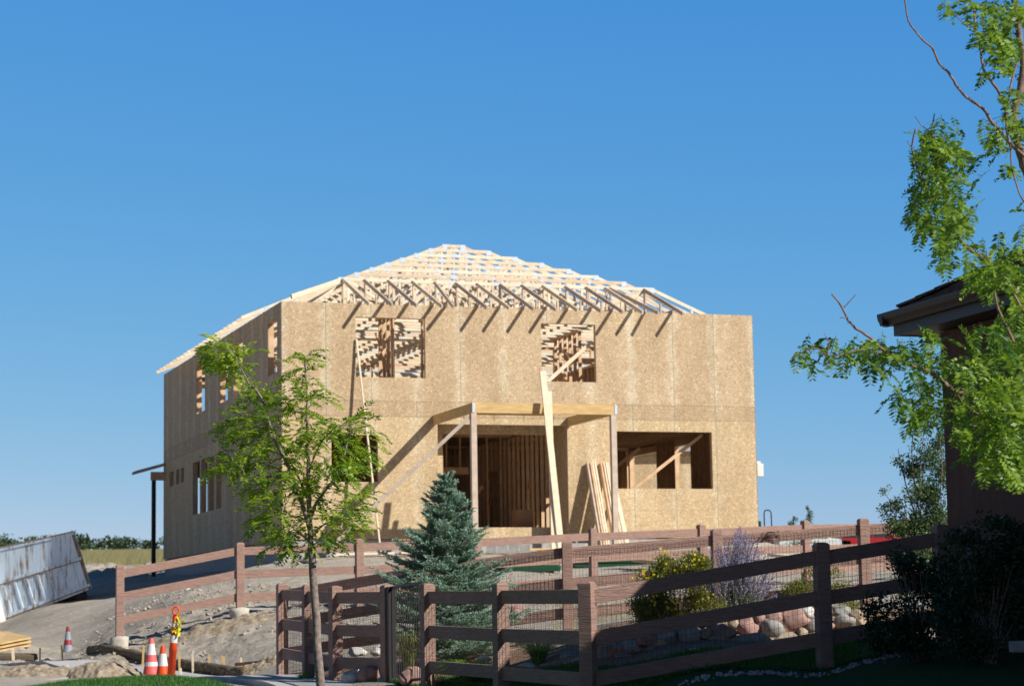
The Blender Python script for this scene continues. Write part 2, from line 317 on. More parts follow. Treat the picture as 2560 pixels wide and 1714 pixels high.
# ------------------------------------------------------------------ mesh builder
class MB:
    def __init__(self): self.v = []; self.f = []; self.t = []; self.tint = 0.5; self.m = []; self.mi = 0

    def add(self, vs, fs, tint=None):
        o = len(self.v); self.v += [tuple(p) for p in vs]; self.f += [tuple(i + o for i in f) for f in fs]
        self.t += [self.tint if tint is None else tint] * len(fs); self.m += [self.mi] * len(fs)

    def box(self, c, s, rot=None):
        c = Vector(c); h = [Vector((sx * s[0] / 2, sy * s[1] / 2, sz * s[2] / 2)) for sx in (-1, 1) for sy in (-1, 1) for sz in (-1, 1)]
        if rot is not None: h = [rot @ p for p in h]
        self.add([c + p for p in h], [(0, 1, 3, 2), (4, 6, 7, 5), (0, 4, 5, 1), (2, 3, 7, 6), (0, 2, 6, 4), (1, 5, 7, 3)])

    def beam(self, p0, p1, w, h, side=None):
        "box from p0 to p1; w is measured along `side`, h across both"
        p0 = Vector(p0); p1 = Vector(p1); d = (p1 - p0)
        L = d.length; d.normalize()
        s = Vector(side) if side is not None else (Vector((0, 0, 1)).cross(d) if abs(d.z) < .99 else Vector((1, 0, 0)))
        s = (s - d * s.dot(d)).normalized(); n = d.cross(s)
        q = []
        for e in (p0, p1):
            for a, b_ in ((-1, -1), (1, -1), (1, 1), (-1, 1)): q.append(e + s * a * w / 2 + n * b_ * h / 2)
        self.add(q, [(3, 2, 1, 0), (4, 5, 6, 7), (0, 1, 5, 4), (1, 2, 6, 5), (2, 3, 7, 6), (3, 0, 4, 7)])

    def tube(self, P, r, n=6, cap=True):
        P = [Vector(p) for p in P]; r = r if isinstance(r, (list, tuple)) else [r] * len(P)
        rings = []; up = None
        for i, p in enumerate(P):
            d = (P[min(i + 1, len(P) - 1)] - P[max(i - 1, 0)]).normalized()
            if up is None: up = d.orthogonal().normalized()
            up = (up - d * up.dot(d)); up = up.normalized() if up.length > 1e-6 else d.orthogonal().normalized()
            s = d.cross(up)
            rings.append([p + (up * math.cos(2 * math.pi * k / n) + s * math.sin(2 * math.pi * k / n)) * r[i] for k in range(n)])
        vs = [q for ring in rings for q in ring]; fs = []
        for i in range(len(P) - 1):
            for k in range(n):
                a = i * n + k; b_ = i * n + (k + 1) % n; fs.append((a, b_, b_ + n, a + n))
        if cap: fs.append(tuple(reversed(range(n)))); fs.append(tuple((len(P) - 1) * n + k for k in range(n)))
        self.add(vs, fs)

    def lathe(self, c, prof, n=20):
        c = Vector(c); vs = []; fs = []
        for r, z in prof:
            for k in range(n): vs.append(c + Vector((r * math.cos(2 * math.pi * k / n), r * math.sin(2 * math.pi * k / n), z)))
        for i in range(len(prof) - 1):
            for k in range(n):
                a = i * n + k; b_ = i * n + (k + 1) % n; fs.append((a, b_, b_ + n, a + n))
        fs.append(tuple(reversed(range(n)))); fs.append(tuple((len(prof) - 1) * n + k for k in range(n)))
        self.add(vs, fs)

    def prism(self, poly, axis_dir, depth, origin, ux, uz):
        "2-D outline (a,b) swept by depth"
        o = Vector(origin); ux = Vector(ux); uz = Vector(uz); ad = Vector(axis_dir)
        n = len(poly); vs = [o + ux * a + uz * b_ for a, b_ in poly] + [o + ux * a + uz * b_ + ad * depth for a, b_ in poly]
        fs = [tuple(reversed(range(n))), tuple(range(n, 2 * n))] + [(i, (i + 1) % n, n + (i + 1) % n, n + i) for i in range(n)]
        self.add(vs, fs)

    def build(self, name, mat, parent=None, origin=None, smooth=False, bev=0, world=True):
        """parent given and world=True: vertices are world positions, shifted to the parent's base"""
        me = bpy.data.meshes.new(name)
        off = Vector((0, 0, 0))
        if parent is not None and world: off = parent_pos(parent)
        elif origin is not None: off = Vector(origin)
        me.from_pydata([(p[0] - off.x, p[1] - off.y, p[2] - off.z) for p in self.v], [], self.f)
        if any(x != .5 for x in self.t):
            a = me.attributes.new('tint', 'FLOAT', 'FACE'); a.data.foreach_set('value', self.t)
        for m_ in (mat if isinstance(mat, (list, tuple)) else [mat]): me.materials.append(M[m_] if isinstance(m_, str) else m_)
        if any(self.m): me.polygons.foreach_set('material_index', self.m)
        if smooth: me.polygons.foreach_set('use_smooth', [True] * len(me.polygons))
        me.update(); o = bpy.data.objects.new(name, me); C.objects.link(o)
        if parent is not None: o.parent = parent
        elif origin is not None: o.location = off
        if bev:
            bv = o.modifiers.new('bevel', 'BEVEL'); bv.width = bev; bv.segments = 2; bv.limit_method = 'ANGLE'; bv.angle_limit = R(40)
        return o


def parent_pos(o):
    p = Vector(o.location)
    while o.parent is not None: o = o.parent; p += Vector(o.location)
    return p


def tag(o, label=None, cat=None, group=None, kind=None):
    if label: o['label'] = label
    if cat: o['category'] = cat
    if group: o['group'] = group
    if kind: o['kind'] = kind
    return o


def thing(name, loc, label, cat, group=None, rz=0):
    o = bpy.data.objects.new(name, None); o.empty_display_size = .2; C.objects.link(o); o.location = loc; o.rotation_euler = (0, 0, rz)
    return tag(o, label, cat, group)


def copy_tree(o, parent=None):
    c = o.copy(); C.objects.link(c)
    if parent is not None: c.parent = parent
    for ch in [k for k in o.children]: copy_tree(ch, c)
    return c


def rnd(a, b): return random.uniform(a, b)


def rvec():
    while True:
        v = Vector((rnd(-1, 1), rnd(-1, 1), rnd(-1, 1)))
        if .05 < v.length < 1: return v.normalized()


# ------------------------------------------------------------------ ground
us = np.concatenate([np.linspace(-1.3, -.34, 30), np.linspace(-.33, .33, 300), np.linspace(.34, 1.3, 30)])
ys = np.concatenate([np.linspace(-14, 5, 12), np.exp(np.linspace(math.log(5.5), math.log(18), 40)), np.exp(np.linspace(math.log(18.1), math.log(100), 420)), np.exp(np.linspace(math.log(102), math.log(900), 60))])
U, Y = np.meshgrid(us, ys); X = U * (np.maximum(Y, 0) + 5 * np.exp(-np.maximum(Y, 0) / 6) + np.where(Y < 0, -Y, 0))
Z = np.concatenate([hgt_np(X[i:i + 20], Y[i:i + 20]) for i in range(0, len(ys), 20)])
Z = np.where(Y > 420, Z * 1.0, Z)
rough_amt = np.clip((Y - 30) / 8, 0, 1) * np.clip((300 - Y) / 100, 0, 1)
# churned strip near the far fence and the spoil bank behind the dumpster
for i in range(len(ys)):
    if 24 < ys[i] < 130:
        for j in range(len(us)):
            x, y = X[i, j], Y[i, j]
            if abs(x / y) > .3: continue
            n = noise.fractal(Vector((x * 1.3, y * 1.3, 0)), 1.0, 2.0, 4)
            amp = .035 * rough_amt[i, j]
            if x < -1.5 and 33.5 < y < 46:
                amp = .11 * min(1, (y - 33.5) / 3) * min(1, (46 - y) / 3)
                n = noise.fractal(Vector((x * 3.1, y * 3.1, 0)), 1.0, 2.1, 4) * .55 + n * .4 + noise.noise(Vector((x * 6.5, y * 6.5, 7))) * .45
            if y > 74 and x < 0:
                amp = .35 * min(1, (y - 74) / 5) * max(0, min(1, (96 - y) / 6)) + .04
            if y < 31 and x > -4: amp = .0
            Z[i, j] += n * amp
            n2 = noise.noise(Vector((x * .25, y * .25, 3)))
            if y > 40: Z[i, j] += n2 * .08
nv = [(X[i, j], Y[i, j], Z[i, j]) for i in range(len(ys)) for j in range(len(us))]
nu = len(us); nf = [(i * nu + j, i * nu + j + 1, (i + 1) * nu + j + 1, (i + 1) * nu + j) for i in range(len(ys) - 1) for j in range(nu - 1)]
me = bpy.data.meshes.new('ground'); me.from_pydata(nv, [], nf); me.materials.append(M['dirt']); me.polygons.foreach_set('use_smooth', [True] * len(nf))
o = bpy.data.objects.new('ground', me); C.objects.link(o); tag(o, kind='structure')

# fence line positions -------------------------------------------------------
NP = [(at(705, 1457, 30.4), 0), (at(770, 1460, 29.0), 0), (at(838, 1463, 27.6), 0), (at(968, 1460, 26.6), 0), (at(1068, 1457, 25.3), 0), (at(1250, 1455, 23.5), 0), (at(1467, 1452, 21.6), 0), (at(2052, 1355, 22.0), 0), (at(2350, 1310, 22.35), 0)]
NP = [p for p, _ in NP]
MP = [NP[0], at(1060, 1398, 29.4), at(1417, 1352, 29.2), at(1790, 1322, 29.6), at(2157, 1295, 30.0), at(2560, 1268, 30.4)]
FP = [at(300, 1410, 37.8), at(600, 1355, 38.4), at(898, 1345, 39.0), at(1192, 1334, 39.8), at(1481, 1320, 40.8), at(1752, 1310, 41.8), at(2012, 1300, 43.0), at(2262, 1296, 44.4), at(2500, 1292, 45.8)]


def inside(x, y, poly):
    c = False; n = len(poly)
    for i in range(n):
        x1, y1 = poly[i]; x2, y2 = poly[(i + 1) % n]
        if (y1 > y) != (y2 > y) and x < (x2 - x1) * (y - y1) / (y2 - y1) + x1: c = not c
    return c


def sheet(name, poly, step, off, mat, kind='structure', bumpy=0):
    xs = [p[0] for p in poly]; ys_ = [p[1] for p in poly]
    gx = np.arange(min(xs), max(xs) + step, step); gy = np.arange(min(ys_), max(ys_) + step, step)
    XX, YY = np.meshgrid(gx, gy); ZZ = hgt_np(XX, YY); mb = MB(); idx = {}
    for i in range(len(gy) - 1):
        for j in range(len(gx) - 1):
            if not inside(gx[j] + step / 2, gy[i] + step / 2, poly): continue
            q = []
            for a, b_ in ((i, j), (i, j + 1), (i + 1, j + 1), (i + 1, j)):
                if (a, b_) not in idx:
                    idx[(a, b_)] = len(mb.v); z = ZZ[a, b_] + off + (noise.noise(Vector((gx[b_] * 3, gy[a] * 3, 0))) * bumpy if bumpy else 0)
                    mb.v.append((gx[b_], gy[a], z))
                q.append(idx[(a, b_)])
            mb.f.append(tuple(q)); mb.t.append(.5)
    return tag(mb.build(name, mat, smooth=True), kind=kind)


def xy(px, Y): p = at(px, 1500, Y); return (p.x, p.y)


yard_lawn = [xy(968, 26.4), xy(1068, 25.2), xy(1250, 23.3), xy(1467, 21.4), xy(2052, 21.9), xy(2356, 22.2), (4.45, 22.6), (4.2, 23.5), (3.4, 23.5), (2.5, 23.15), (1.5, 23.1), (.8, 23.3), (.3, 24.2), (-.3, 25.3), (-1.2, 26.6)]
street_lawn = [(-3.3, 26.0), (-4.75, 29.0), (-5.7, 29.3), (-6.2, 27.3), (-6.5, 18), (-4, 9), (4.6, 8), (5.8, 15), (4.8, 22.1), (3.05, 21.85), (.72, 21.4), (-.2, 23.1), (-1.1, 25.0), (-1.6, 24.9), (-2.5, 24.2)]
sheet('yard_lawn', yard_lawn, .12, .012, 'lawn')
sheet('verge_lawn', street_lawn, .16, .012, 'lawn')
bed = [(-3.1, 31.0), (-2.2, 28.0), (-1.2, 26.6), (-.3, 25.3), (.3, 24.2), (.8, 23.3), (1.5, 23.1), (2.5, 23.15), (3.4, 23.5), (4.2, 23.5), (4.9, 26.6), (5.6, 29.6), (4.7, 29.7), (2.75, 29.3), (.75, 28.9), (-1.2, 29.0)]
sheet('garden_bed', bed, .12, .006, 'mulch', bumpy=.02)
walk = [(-9.2, 38.6), (-7.2, 38.0), (-5.0, 34.6), (-3.9, 32.2), (-2.9, 29.9), (-2.0, 27.3), (-1.5, 25.5), (-2.5, 24.2), (-3.3, 26.6), (-4.7, 29.9), (-5.8, 32.4), (-7.4, 35.9), (-9.6, 36.9)]
walk_c = [tuple(at(x_, 1600, Y_).xy) for x_, Y_ in ((-120, 38.9), (-20, 38.3), (100, 37.6), (200, 36.6), (300, 35), (400, 33.2), (500, 31.8), (600, 30.6), (700, 29.2), (780, 27.6), (850, 25.8))]
mbw = MB()
Pw = []
for i in range(len(walk_c) - 1):
    a = Vector((*walk_c[i], 0)); b_ = Vector((*walk_c[i + 1], 0))
    for k in range(8): Pw.append(a.lerp(b_, k / 8))
rows = []
for i in range(1, len(Pw) - 1):
    d = (Pw[i + 1] - Pw[i - 1]).normalized(); s = Vector((d.y, -d.x, 0))
    l = Pw[i] + s * .62; r = Pw[i] - s * .62
    zc = (hgt(l.x, l.y) + hgt(r.x, r.y)) / 2 + .025
    rows.append((Vector((l.x, l.y, zc)), Vector((r.x, r.y, zc)), Vector((l.x, l.y, zc - .12)), Vector((r.x, r.y, zc - .12))))
for a, b_ in zip(rows, rows[1:]):
    mbw.add([a[0], a[1], b_[1], b_[0], a[2], a[3], b_[3], b_[2]], [(0, 1, 2, 3), (0, 3, 7, 4), (1, 5, 6, 2)])
tag(mbw.build('sidewalk', 'walk'), kind='structure')


def grass(name, poly, n, h, wdt, mat, off=.01):
    xs = [p[0] for p in poly]; ys_ = [p[1] for p in poly]; mb = MB(); P = []
    while len(P) < n:
        x, y = rnd(min(xs), max(xs)), rnd(min(ys_), max(ys_))
        if inside(x, y, poly): P.append((x, y))
    P = np.array(P); Zs = hgt_np(P[:, 0], P[:, 1])
    for (x, y), z in zip(P, Zs):
        a = rnd(0, 6.3); hh = h * rnd(.5, 1.2); lean = Vector((rnd(-.4, .4), rnd(-.4, .4), 1)).normalized() * hh
        b0 = Vector((x, y, z + off)); s = Vector((math.cos(a), math.sin(a), 0)) * wdt
        mb.add([b0 - s, b0 + s, b0 + lean], [(0, 1, 2)], rnd(0, 1))
    return mb.build(name, mat)


front_verge = [(-3.3, 26.0), (-4.75, 29.4), (-5.9, 29.7), (-6.4, 27.5), (-5.6, 24.5), (-2.9, 24.2)]
tag(grass('lawn_grass', front_verge, 26000, .06, .006, 'grass'), 'short bright green lawn grass on the hump beside the sidewalk', 'grass', kind='stuff')
tag(grass('yard_grass', yard_lawn, 24000, .055, .006, 'grass'), 'short green lawn grass inside the fenced yard', 'grass', kind='stuff')

# ------------------------------------------------------------------ the house under construction
YAW = .3279; W, D = 13.361, 17.661; ZT = 6.14; S1, S2 = 3.59, 3.19
HO = Vector((-5.9533, 56.524, 5.5829 - 3.5905))
H = thing('framed_house', HO, 'large two-storey house under construction, strand-board walls and open roof trusses', 'house', rz=YAW)
Hrot = Matrix.Rotation(YAW, 4, 'Z')


def hw(s, t, z): return HO + (Hrot @ Vector((s, t, z)))


def wall(name, mapf, L, z0, z1, holes, mat, thick=.02, framing=True, parent=H, step=.4064):
    """sheathing with real openings, plus the studs behind it; mapf(u, depth, z) -> local point"""
    us_ = sorted({0, L, *[a for h in holes for a in h[:2] if 0 < a < L]}); zs_ = sorted({z0, z1, *[a for h in holes for a in h[2:] if z0 < a < z1]})

    def solid(i, j):
        if i < 0 or j < 0 or i >= len(us_) - 1 or j >= len(zs_) - 1: return False
        u = (us_[i] + us_[i + 1]) / 2; z = (zs_[j] + zs_[j + 1]) / 2
        return not any(h[0] < u < h[1] and h[2] < z < h[3] for h in holes)
    mb = MB()
    for i in range(len(us_) - 1):
        for j in range(len(zs_) - 1):
            if not solid(i, j): continue
            a, b_, c, d = us_[i], us_[i + 1], zs_[j], zs_[j + 1]
            p = [mapf(a, 0, c), mapf(b_, 0, c), mapf(b_, 0, d), mapf(a, 0, d), mapf(a, thick, c), mapf(b_, thick, c), mapf(b_, thick, d), mapf(a, thick, d)]
            fs = [(0, 1, 2, 3), (7, 6, 5, 4)]
            if not solid(i - 1, j): fs.append((0, 3, 7, 4))
            if not solid(i + 1, j): fs.append((1, 5, 6, 2))
            if not solid(i, j - 1): fs.append((0, 4, 5, 1))
            if not solid(i, j + 1): fs.append((3, 2, 6, 7))
            mb.add(p, fs)
    ob = mb.build(name, mat, parent, world=False)
    if framing:
        mb = MB(); t0, t1 = thick + .003, thick + .14

        def bx(u0, u1, za, zb):
            p = [mapf(u, d, z) for u in (u0, u1) for d in (t0, t1) for z in (za, zb)]
            mb.add(p, [(0, 1, 3, 2), (4, 6, 7, 5), (0, 4, 5, 1), (2, 3, 7, 6), (0, 2, 6, 4), (1, 5, 7, 3)])
        for (fa, fb) in ((z0, S2 if z1 > S2 + .1 and z0 < 1 else z1), (S1, z1)) if z0 < 1 and z1 > 5 else ((z0, z1),):
            n = int(L / step); pos = [k * step + .02 for k in range(n + 1)]
            for h in holes: pos += [h[0] - .025, h[1] + .025]
            for u in pos:
                if u < .19 or u > L - .19: continue
                segs = [(fa + .04, fb - .08)]
                for h in holes:
                    if h[0] - .01 < u < h[1] + .01:
                        ns = []
                        for a, b_ in segs:
                            if h[3] <= a or h[2] >= b_: ns.append((a, b_)); continue
                            if h[2] - a > .1: ns.append((a, h[2] - .04))
                            if b_ - h[3] > .1: ns.append((h[3] + .2, b_))
                        segs = ns
                for a, b_ in segs:
                    if b_ - a > .08: bx(u - .02, u + .02, a, b_)
            cuts = [(0.02, L - .02)]
            for h in holes:
                if h[2] <= fa + .01:
                    nc = []
                    for a, b_ in cuts:
                        if h[0] > a and h[1] < b_: nc += [(a, h[0]), (h[1], b_)]
                        else: nc.append((a, b_))
                    cuts = nc
            for a, b_ in cuts: bx(max(a, .17), min(b_, L - .17), fa, fa + .04)
            bx(.17, L - .17, fb - .08, fb)
            for h in holes:
                if fa < (h[2] + h[3]) / 2 < fb:
                    bx(h[0] - .03, h[1] + .03, h[3] + .002, min(h[3] + .2, fb - .085))
                    if h[2] > fa + .1: bx(h[0] - .03, h[1] + .03, h[2] - .04, h[2] - .002)
        st = mb.build('stud_framing', 'stud', ob, world=False)
    return ob


front_holes = [(1.98, 3.87, 4.21, 5.79), (7.12, 8.68, 4.19, 5.76), (1.31, 2.555, 1.48, 2.70), (9.21, 12.03, 1.325, 2.875), (4.18, 7.81, -.1, 3.01)]
wall('front_wall', lambda u, d, z: (u, d, z), W, 0, ZT, front_holes, 'osb_x')
left_holes = [(.50, 1.58, 4.36, 5.76), (4.85, 6.1, 4.26, 5.75), (6.95, 8.05, 4.26, 5.75), (10.44, 11.74, 4.28, 5.76),
              (13.9, 14.45, 2.33, 2.8), (14.7, 15.3, 2.33, 2.8), (15.75, 16.5, 2.33, 2.8), (7.92, 8.65, 1.21, 2.78), (9.0, 9.8, 1.21, 2.8), (10.05, 11.0, 1.21, 2.82), (11.25, 12.38, 1.21, 2.82)]
wall('left_wall', lambda u, d, z: (d + .0, u, z), D, 0, ZT, left_holes, 'osb_y')
right_holes = [(4.22, 5.38, .35, 2.9), (6.85, 9.02, .9, 2.86), (3.0, 4.2, 4.3, 5.7), (10, 11.4, 4.3, 5.7)]
wall('right_wall', lambda u, d, z: (W - d, u, z), D, 0, ZT, right_holes, 'osb_y')
back_holes = [(1.12, 2.1, .9, 2.7), (10.8, 11.5, .9, 2.7), (1.0, 2.6, 4.3, 5.7), (5, 6.8, 4.3, 5.7), (9, 11, 4.3, 5.7)]
wall('back_wall', lambda u, d, z: (u, D - d, z), W, 0, ZT, back_holes, 'osb_x')
# recess behind the porch
wall('recess_wall', lambda u, d, z: (4.18 + u, .86 + d, z), 3.63, 0, 3.15, [(.40, 3.44, .33, 2.83)], 'osb_x')
for s_ in (4.17, 7.82): mb = MB(); mb.box((s_, .44, 1.575), (.02, .83, 3.15)); mb.build('recess_cheek', 'osb_y', H, world=False)
# floors and ceiling joists
mb = MB(); mb.box((W / 2, D / 2, S1 - .07), (W - .36, D - .36, .02)); mb.build('upper_floor', 'osb_x', H, world=False)
mb = MB(); mb.box((W / 2, (D + 1.2) / 2, -.02), (W - .36, D - 1.6, .03)); mb.build('ground_floor', 'osb_x', H, world=False)
mb = MB(); s = .4
while s < W - .2: mb.box((s, D / 2 + .3, 3.29), (.045, D - 1.1, .26)); s += .4064
mb.build('floor_joists', 'stud', H, world=False)


def partition(z0, z1, a, b_, holes=(), step=.4064, extra=0):
    a = Vector((*a, 0)); b_ = Vector((*b_, 0)); d = (b_ - a); L = d.length; d.normalize(); n = Vector((-d.y, d.x, 0)); mb = MB()
    u = 0.02
    while u < L:
        if not any(h0 < u < h1 for h0, h1 in holes): mb.beam(a + d * u + Vector((0, 0, z0)), a + d * u + Vector((0, 0, z1)), .04, .09, side=d)
        else: mb.beam(a + d * u + Vector((0, 0, z0 + 2.1)), a + d * u + Vector((0, 0, z1)), .04, .09, side=d)
        u += step
    mb.beam(a + Vector((0, 0, z1 + .02)), b_ + Vector((0, 0, z1 + .02)), .09, .075)
    mb.beam(a + Vector((0, 0, z0 + .02)), b_ + Vector((0, 0, z0 + .02)), .09, .04)
    for h0, h1 in holes: mb.beam(a + d * h0 + Vector((0, 0, z0 + 2.1)), a + d * h1 + Vector((0, 0, z0 + 2.1)), .085, .2)
    for k in range(extra):
        u = rnd(.3, L - .5); mb.beam(a + d * u + Vector((0, 0, z0 + rnd(.8, 1.8))), a + d * (u + .4) + Vector((0, 0, z0 + rnd(.8, 1.8))), .04, .09)
    return mb.build('stud_partition', 'stud', H, world=False)


for a, b_, hs in (((.2, 5.2), (3.9, 5.2), ()), ((4.2, 4.7), (7.8, 4.7), ((1.4, 2.3),)), ((4.0, 1.0), (4.0, 8.6), ((3.6, 4.8),)), ((7.9, 1.1), (7.9, 9.2), ((5, 6.1),)),
                  ((4.1, 8.8), (13.1, 8.9), ((1.0, 2.0),)), ((10.4, 9.3), (13.1, 9.3), ()), ((5.6, 4.8), (5.6, 8.7), ()), ((.2, 9.9), (4.6, 9.9), ((1, 2.1),)), ((6.5, 9.2), (6.5, 17), ()), ((8.1, 5.8), (9.9, 5.8), ())):
    partition(0, 3.08, a, b_, hs, extra=3)
for a, b_, hs, st in (((3.2, .8), (3.2, 2.4), (), .4064), ((3.2, .8), (5.2, .8), (), .8), ((5.3, .3), (5.3, 4.2), ((3, 4),), .4064), ((5.4, 5.6), (8.3, 5.6), ((1, 1.9),), .4064), ((8.4, 5.7), (8.4, 12), (), .4064),
                      ((9.5, 3.4), (9.5, 5.8), (), .4064), ((3.4, 12.6), (7.0, 12.6), (), .6), ((7.1, 2.4), (8.1, 2.4), (), .4064), ((9.6, 7.6), (13.1, 7.6), ((1, 2),), .6)):
    partition(S1, ZT - .11, a, b_, hs, step=st, extra=2)
# plywood skin on two inner walls, dark behind the door and window
mb = MB(); mb.box((8.0, 9.5, 1.55), (3.2, .012, 3.0)); mb.build('inner_sheathing', 'osb_x', H, world=False)
# diagonal braces in the windows
mb = MB()
mb.beam((9.3, .6, .9), (12.0, .6, 2.85), .09, .04, side=(-1, 0, 1.6)); mb.build('wall_brace', 'stud', H, world=False)
mb = MB(); mb.beam((8.3, 2.2, .8), (10.8, 2.2, 2.6), .09, .04, side=(-1, 0, 1.6)); mb.build('wall_brace', 'stud', H, world=False)
mb = MB(); mb.beam((7.3, .24, 4.16), (8.66, .24, 5.32), .10, .04, side=(-1, 0, 1.2)); mb.build('wall_brace', 'lumber', H, world=False)
for a_, b_ in (((6.2, .4, 3.9), (7.4, 1.4, 6.0)), ((2.95, 1.6, 5.6), (3.6, 1.6, 3.7))): mb = MB(); mb.beam(a_, b_, .09, .04); mb.build('wall_brace', 'stud', H, world=False)
# box on the door sill
mb = MB(); mb.box((7.05, 1.6, .58), (.5, .35, .5)); mb.build('cardboard_box', plain('cardboard', (.38, .22, .12), .9), H, world=False)
# foundation
mb = MB(); mb.box((W / 2, D / 2, -.6), (W - .08, D - .08, 1.16)); fo = mb.build('foundation', 'concrete', H, world=False)
mb = MB(); mb.box((6.0, -.9, -.34), (3.5, 1.6, .30)); mb.build('porch_step', 'concrete', H, world=False)

# porch: two beams, header, two posts, a brace
mb = MB(); PT = -3.4; sL, sR = 4.09, 7.86
mb.beam((sL - .05, PT, 3.12), (sR + .03, PT, 3.12), .09, .26, side=(0, 1, 0)); mb.build('porch_beam', 'treated', H, world=False)
for s_ in (sL, 7.86):
    mb = MB(); mb.beam((s_, PT + .05, 3.12), (s_, -.01, 3.11), .09, .24, side=(1, 0, 0)); mb.build('porch_beam', 'treated', H, world=False)
mb = MB()
for k in range(8): mb.beam((sL + .4 + k * .42, .0, 3.2), (sL + .4 + k * .42, .8, 3.2), .04, .16, side=(1, 0, 0))
mb.beam((sL + .05, PT + .06, 2.97), (6.1, PT + .06, 2.97), .09, .04)
mb.build('porch_joists', 'treated', H, world=False)
for s_ in (4.08, 7.80):
    mb = MB(); mb.beam((s_, PT, -.35), (s_, PT, 2.985), .14, .14, side=(1, 0, 0)); mb.build('porch_post', 'weathered', H, world=False)
for s_ in (sL - .01, sR + .01): mb = MB(); mb.box((s_, PT - .05, 3.12), (.07, .012, .24)); mb.build('beam_bracket', 'galv', H, world=False)
mb = MB(); mb.beam((4.03, PT - .02, 2.93), (.55, -2.6, -.35), .035, .09); mb.build('post_brace', 'weathered', H, world=False)

# roof trusses ----------------------------------------------------------------
SL = .4167; ZH = ZT + .13
lumber_mats = ['lumber', noisy('pale_lumber_b', (.64, .49, .34), (.76, .62, .46), 5, .7), noisy('pale_lumber_c', (.76, .64, .47), (.88, .78, .62), 5, .7)]


def truss(t, k):
    """truss standing across the house at depth t; k = where its flat top starts (W/2: a full peak)"""
    mb = MB(); pls = []; T = (0, 1, 0); c = .092; k = min(k, W / 2)
    zt = lambda s: ZH + SL * min(s, k, W - s)
    off = c / 2 / math.cos(math.atan(SL))
    dz = rnd(-.012, .012)
    for sgn in (0, 1):
        X_ = (lambda s: s) if sgn == 0 else (lambda s: W - s)
        mb.beam((X_(-.6), t, ZH - .6 * SL - off + dz), (X_(k), t, zt(k) - off + dz), .04, c, side=T)
    if k < W / 2 - .1: mb.beam((k - .05, t, zt(k) - c / 2 + dz), (W - k + .05, t, zt(k) - c / 2 + dz), .042, c, side=T)
    mb.beam((.0, t, ZT + .055), (W, t, ZT + .055), .041, .09, side=T)
    n = 9; prev = None
    for i in range(n):
        s = .9 + (W - 1.8) * i / (n - 1); top = zt(s) - c
        if top - ZT > .35:
            if i % 2 == 0 or k < 3: mb.beam((s, t + .0005, ZT + .1), (s, t + .0005, top), .038, .07, side=T)
            if prev is not None: mb.beam((prev, t + .001, ZT + .1), (s, t + .001, top), .036, .085, side=T) if i % 2 else mb.beam((prev, t + .0015, zt(prev) - c), (s, t + .0015, ZT + .1), .036, .085, side=T)
            pls += [((s, t, top + .03), (.10, .048, .075)), ((s, t, ZT + .08), (.13, .0475, .07))]
        prev = s
    for s in (k, W - k): pls.append(((s, t, zt(k) - c / 2 - .03), (.15, .05, .14)))
    pls += [((.15, t, ZT + .09), (.26, .05, .13)), ((W - .15, t, ZT + .09), (.26, .05, .13))]
    if k < 5.8: pls.append(((k + (W - 2 * k) * rnd(.25, .7), t, zt(k) - c / 2), (.2, .051, .10)))
    mb.mi = 1
    for c_, s_ in pls: mb.box(c_, s_)
    mb.build('roof_truss', [random.choice(lumber_mats), 'galv'], H, world=False)


k = 2.13
while k < W / 2 + .3: truss(k, k); k += .61
t_ = k
while t_ < 15.7: truss(t_, W / 2); t_ += .61
while t_ < 17.5:
    mb = MB(); mb.beam((.25, t_, ZT - .02), (W - .25, t_, ZT - .02), .04, .14, side=(0, 1, 0)); mb.build('ceiling_joist', 'lumber', H, world=False); t_ += .3
# jacks from the first flat truss to the front wall, with tails
js = [2.19, 2.8, 3.47, 4.16, 4.72, 5.40, 6.02, 6.70, 7.33, 7.95, 8.62, 9.24, 9.82, 10.3, 11.0]
for n_, s in enumerate(js):
    mb = MB(); s2 = s if n_ != 4 else 4.47; s1 = s if n_ != 4 else 4.80
    if n_ == 13: s1, s2 = 9.95, 10.28
    tail = -.62; k = 2.13
    top = Vector((s1, min(k, 2.11), ZH + SL * k - .07)); foot = Vector((s2, tail, ZH + SL * tail + .03)); mb.beam(foot, top, .042, .10, side=(1, 0, 0))
    mb.beam((s1, .05, ZT + .055), (s1, 2.1, ZT + .055), .04, .09, side=(1, 0, 0))
    mb.beam((s1, 2.06, ZT + .1), (s1, 2.06, ZH + SL * 2.06 - .13), .04, .08, side=(1, 0, 0)); mb.beam((s1, .95, ZT + .1), (s1, .95, ZH + SL * .95 - .13), .038, .07, side=(1, 0, 0))
    mb.build('jack_rafter', 'weathered' if n_ % 3 else 'lumber', H, world=False)
# hip rafters at the two front corners
mb = MB(); mb.beam((.35, .35, ZH + .05), (2.1, 2.10, ZH + SL * 2.13 - .09), .045, .12); mb.build('hip_rafter', 'lumber', H, world=False)
# meter box on the right wall
mb = MB(); mb.box((W + .12, .16, 1.85), (.2, .26, .36)); mb.box((W + .09, .16, 2.06), (.13, .2, .07)); mb.build('meter_box', 'white', H, world=False, bev=.02)
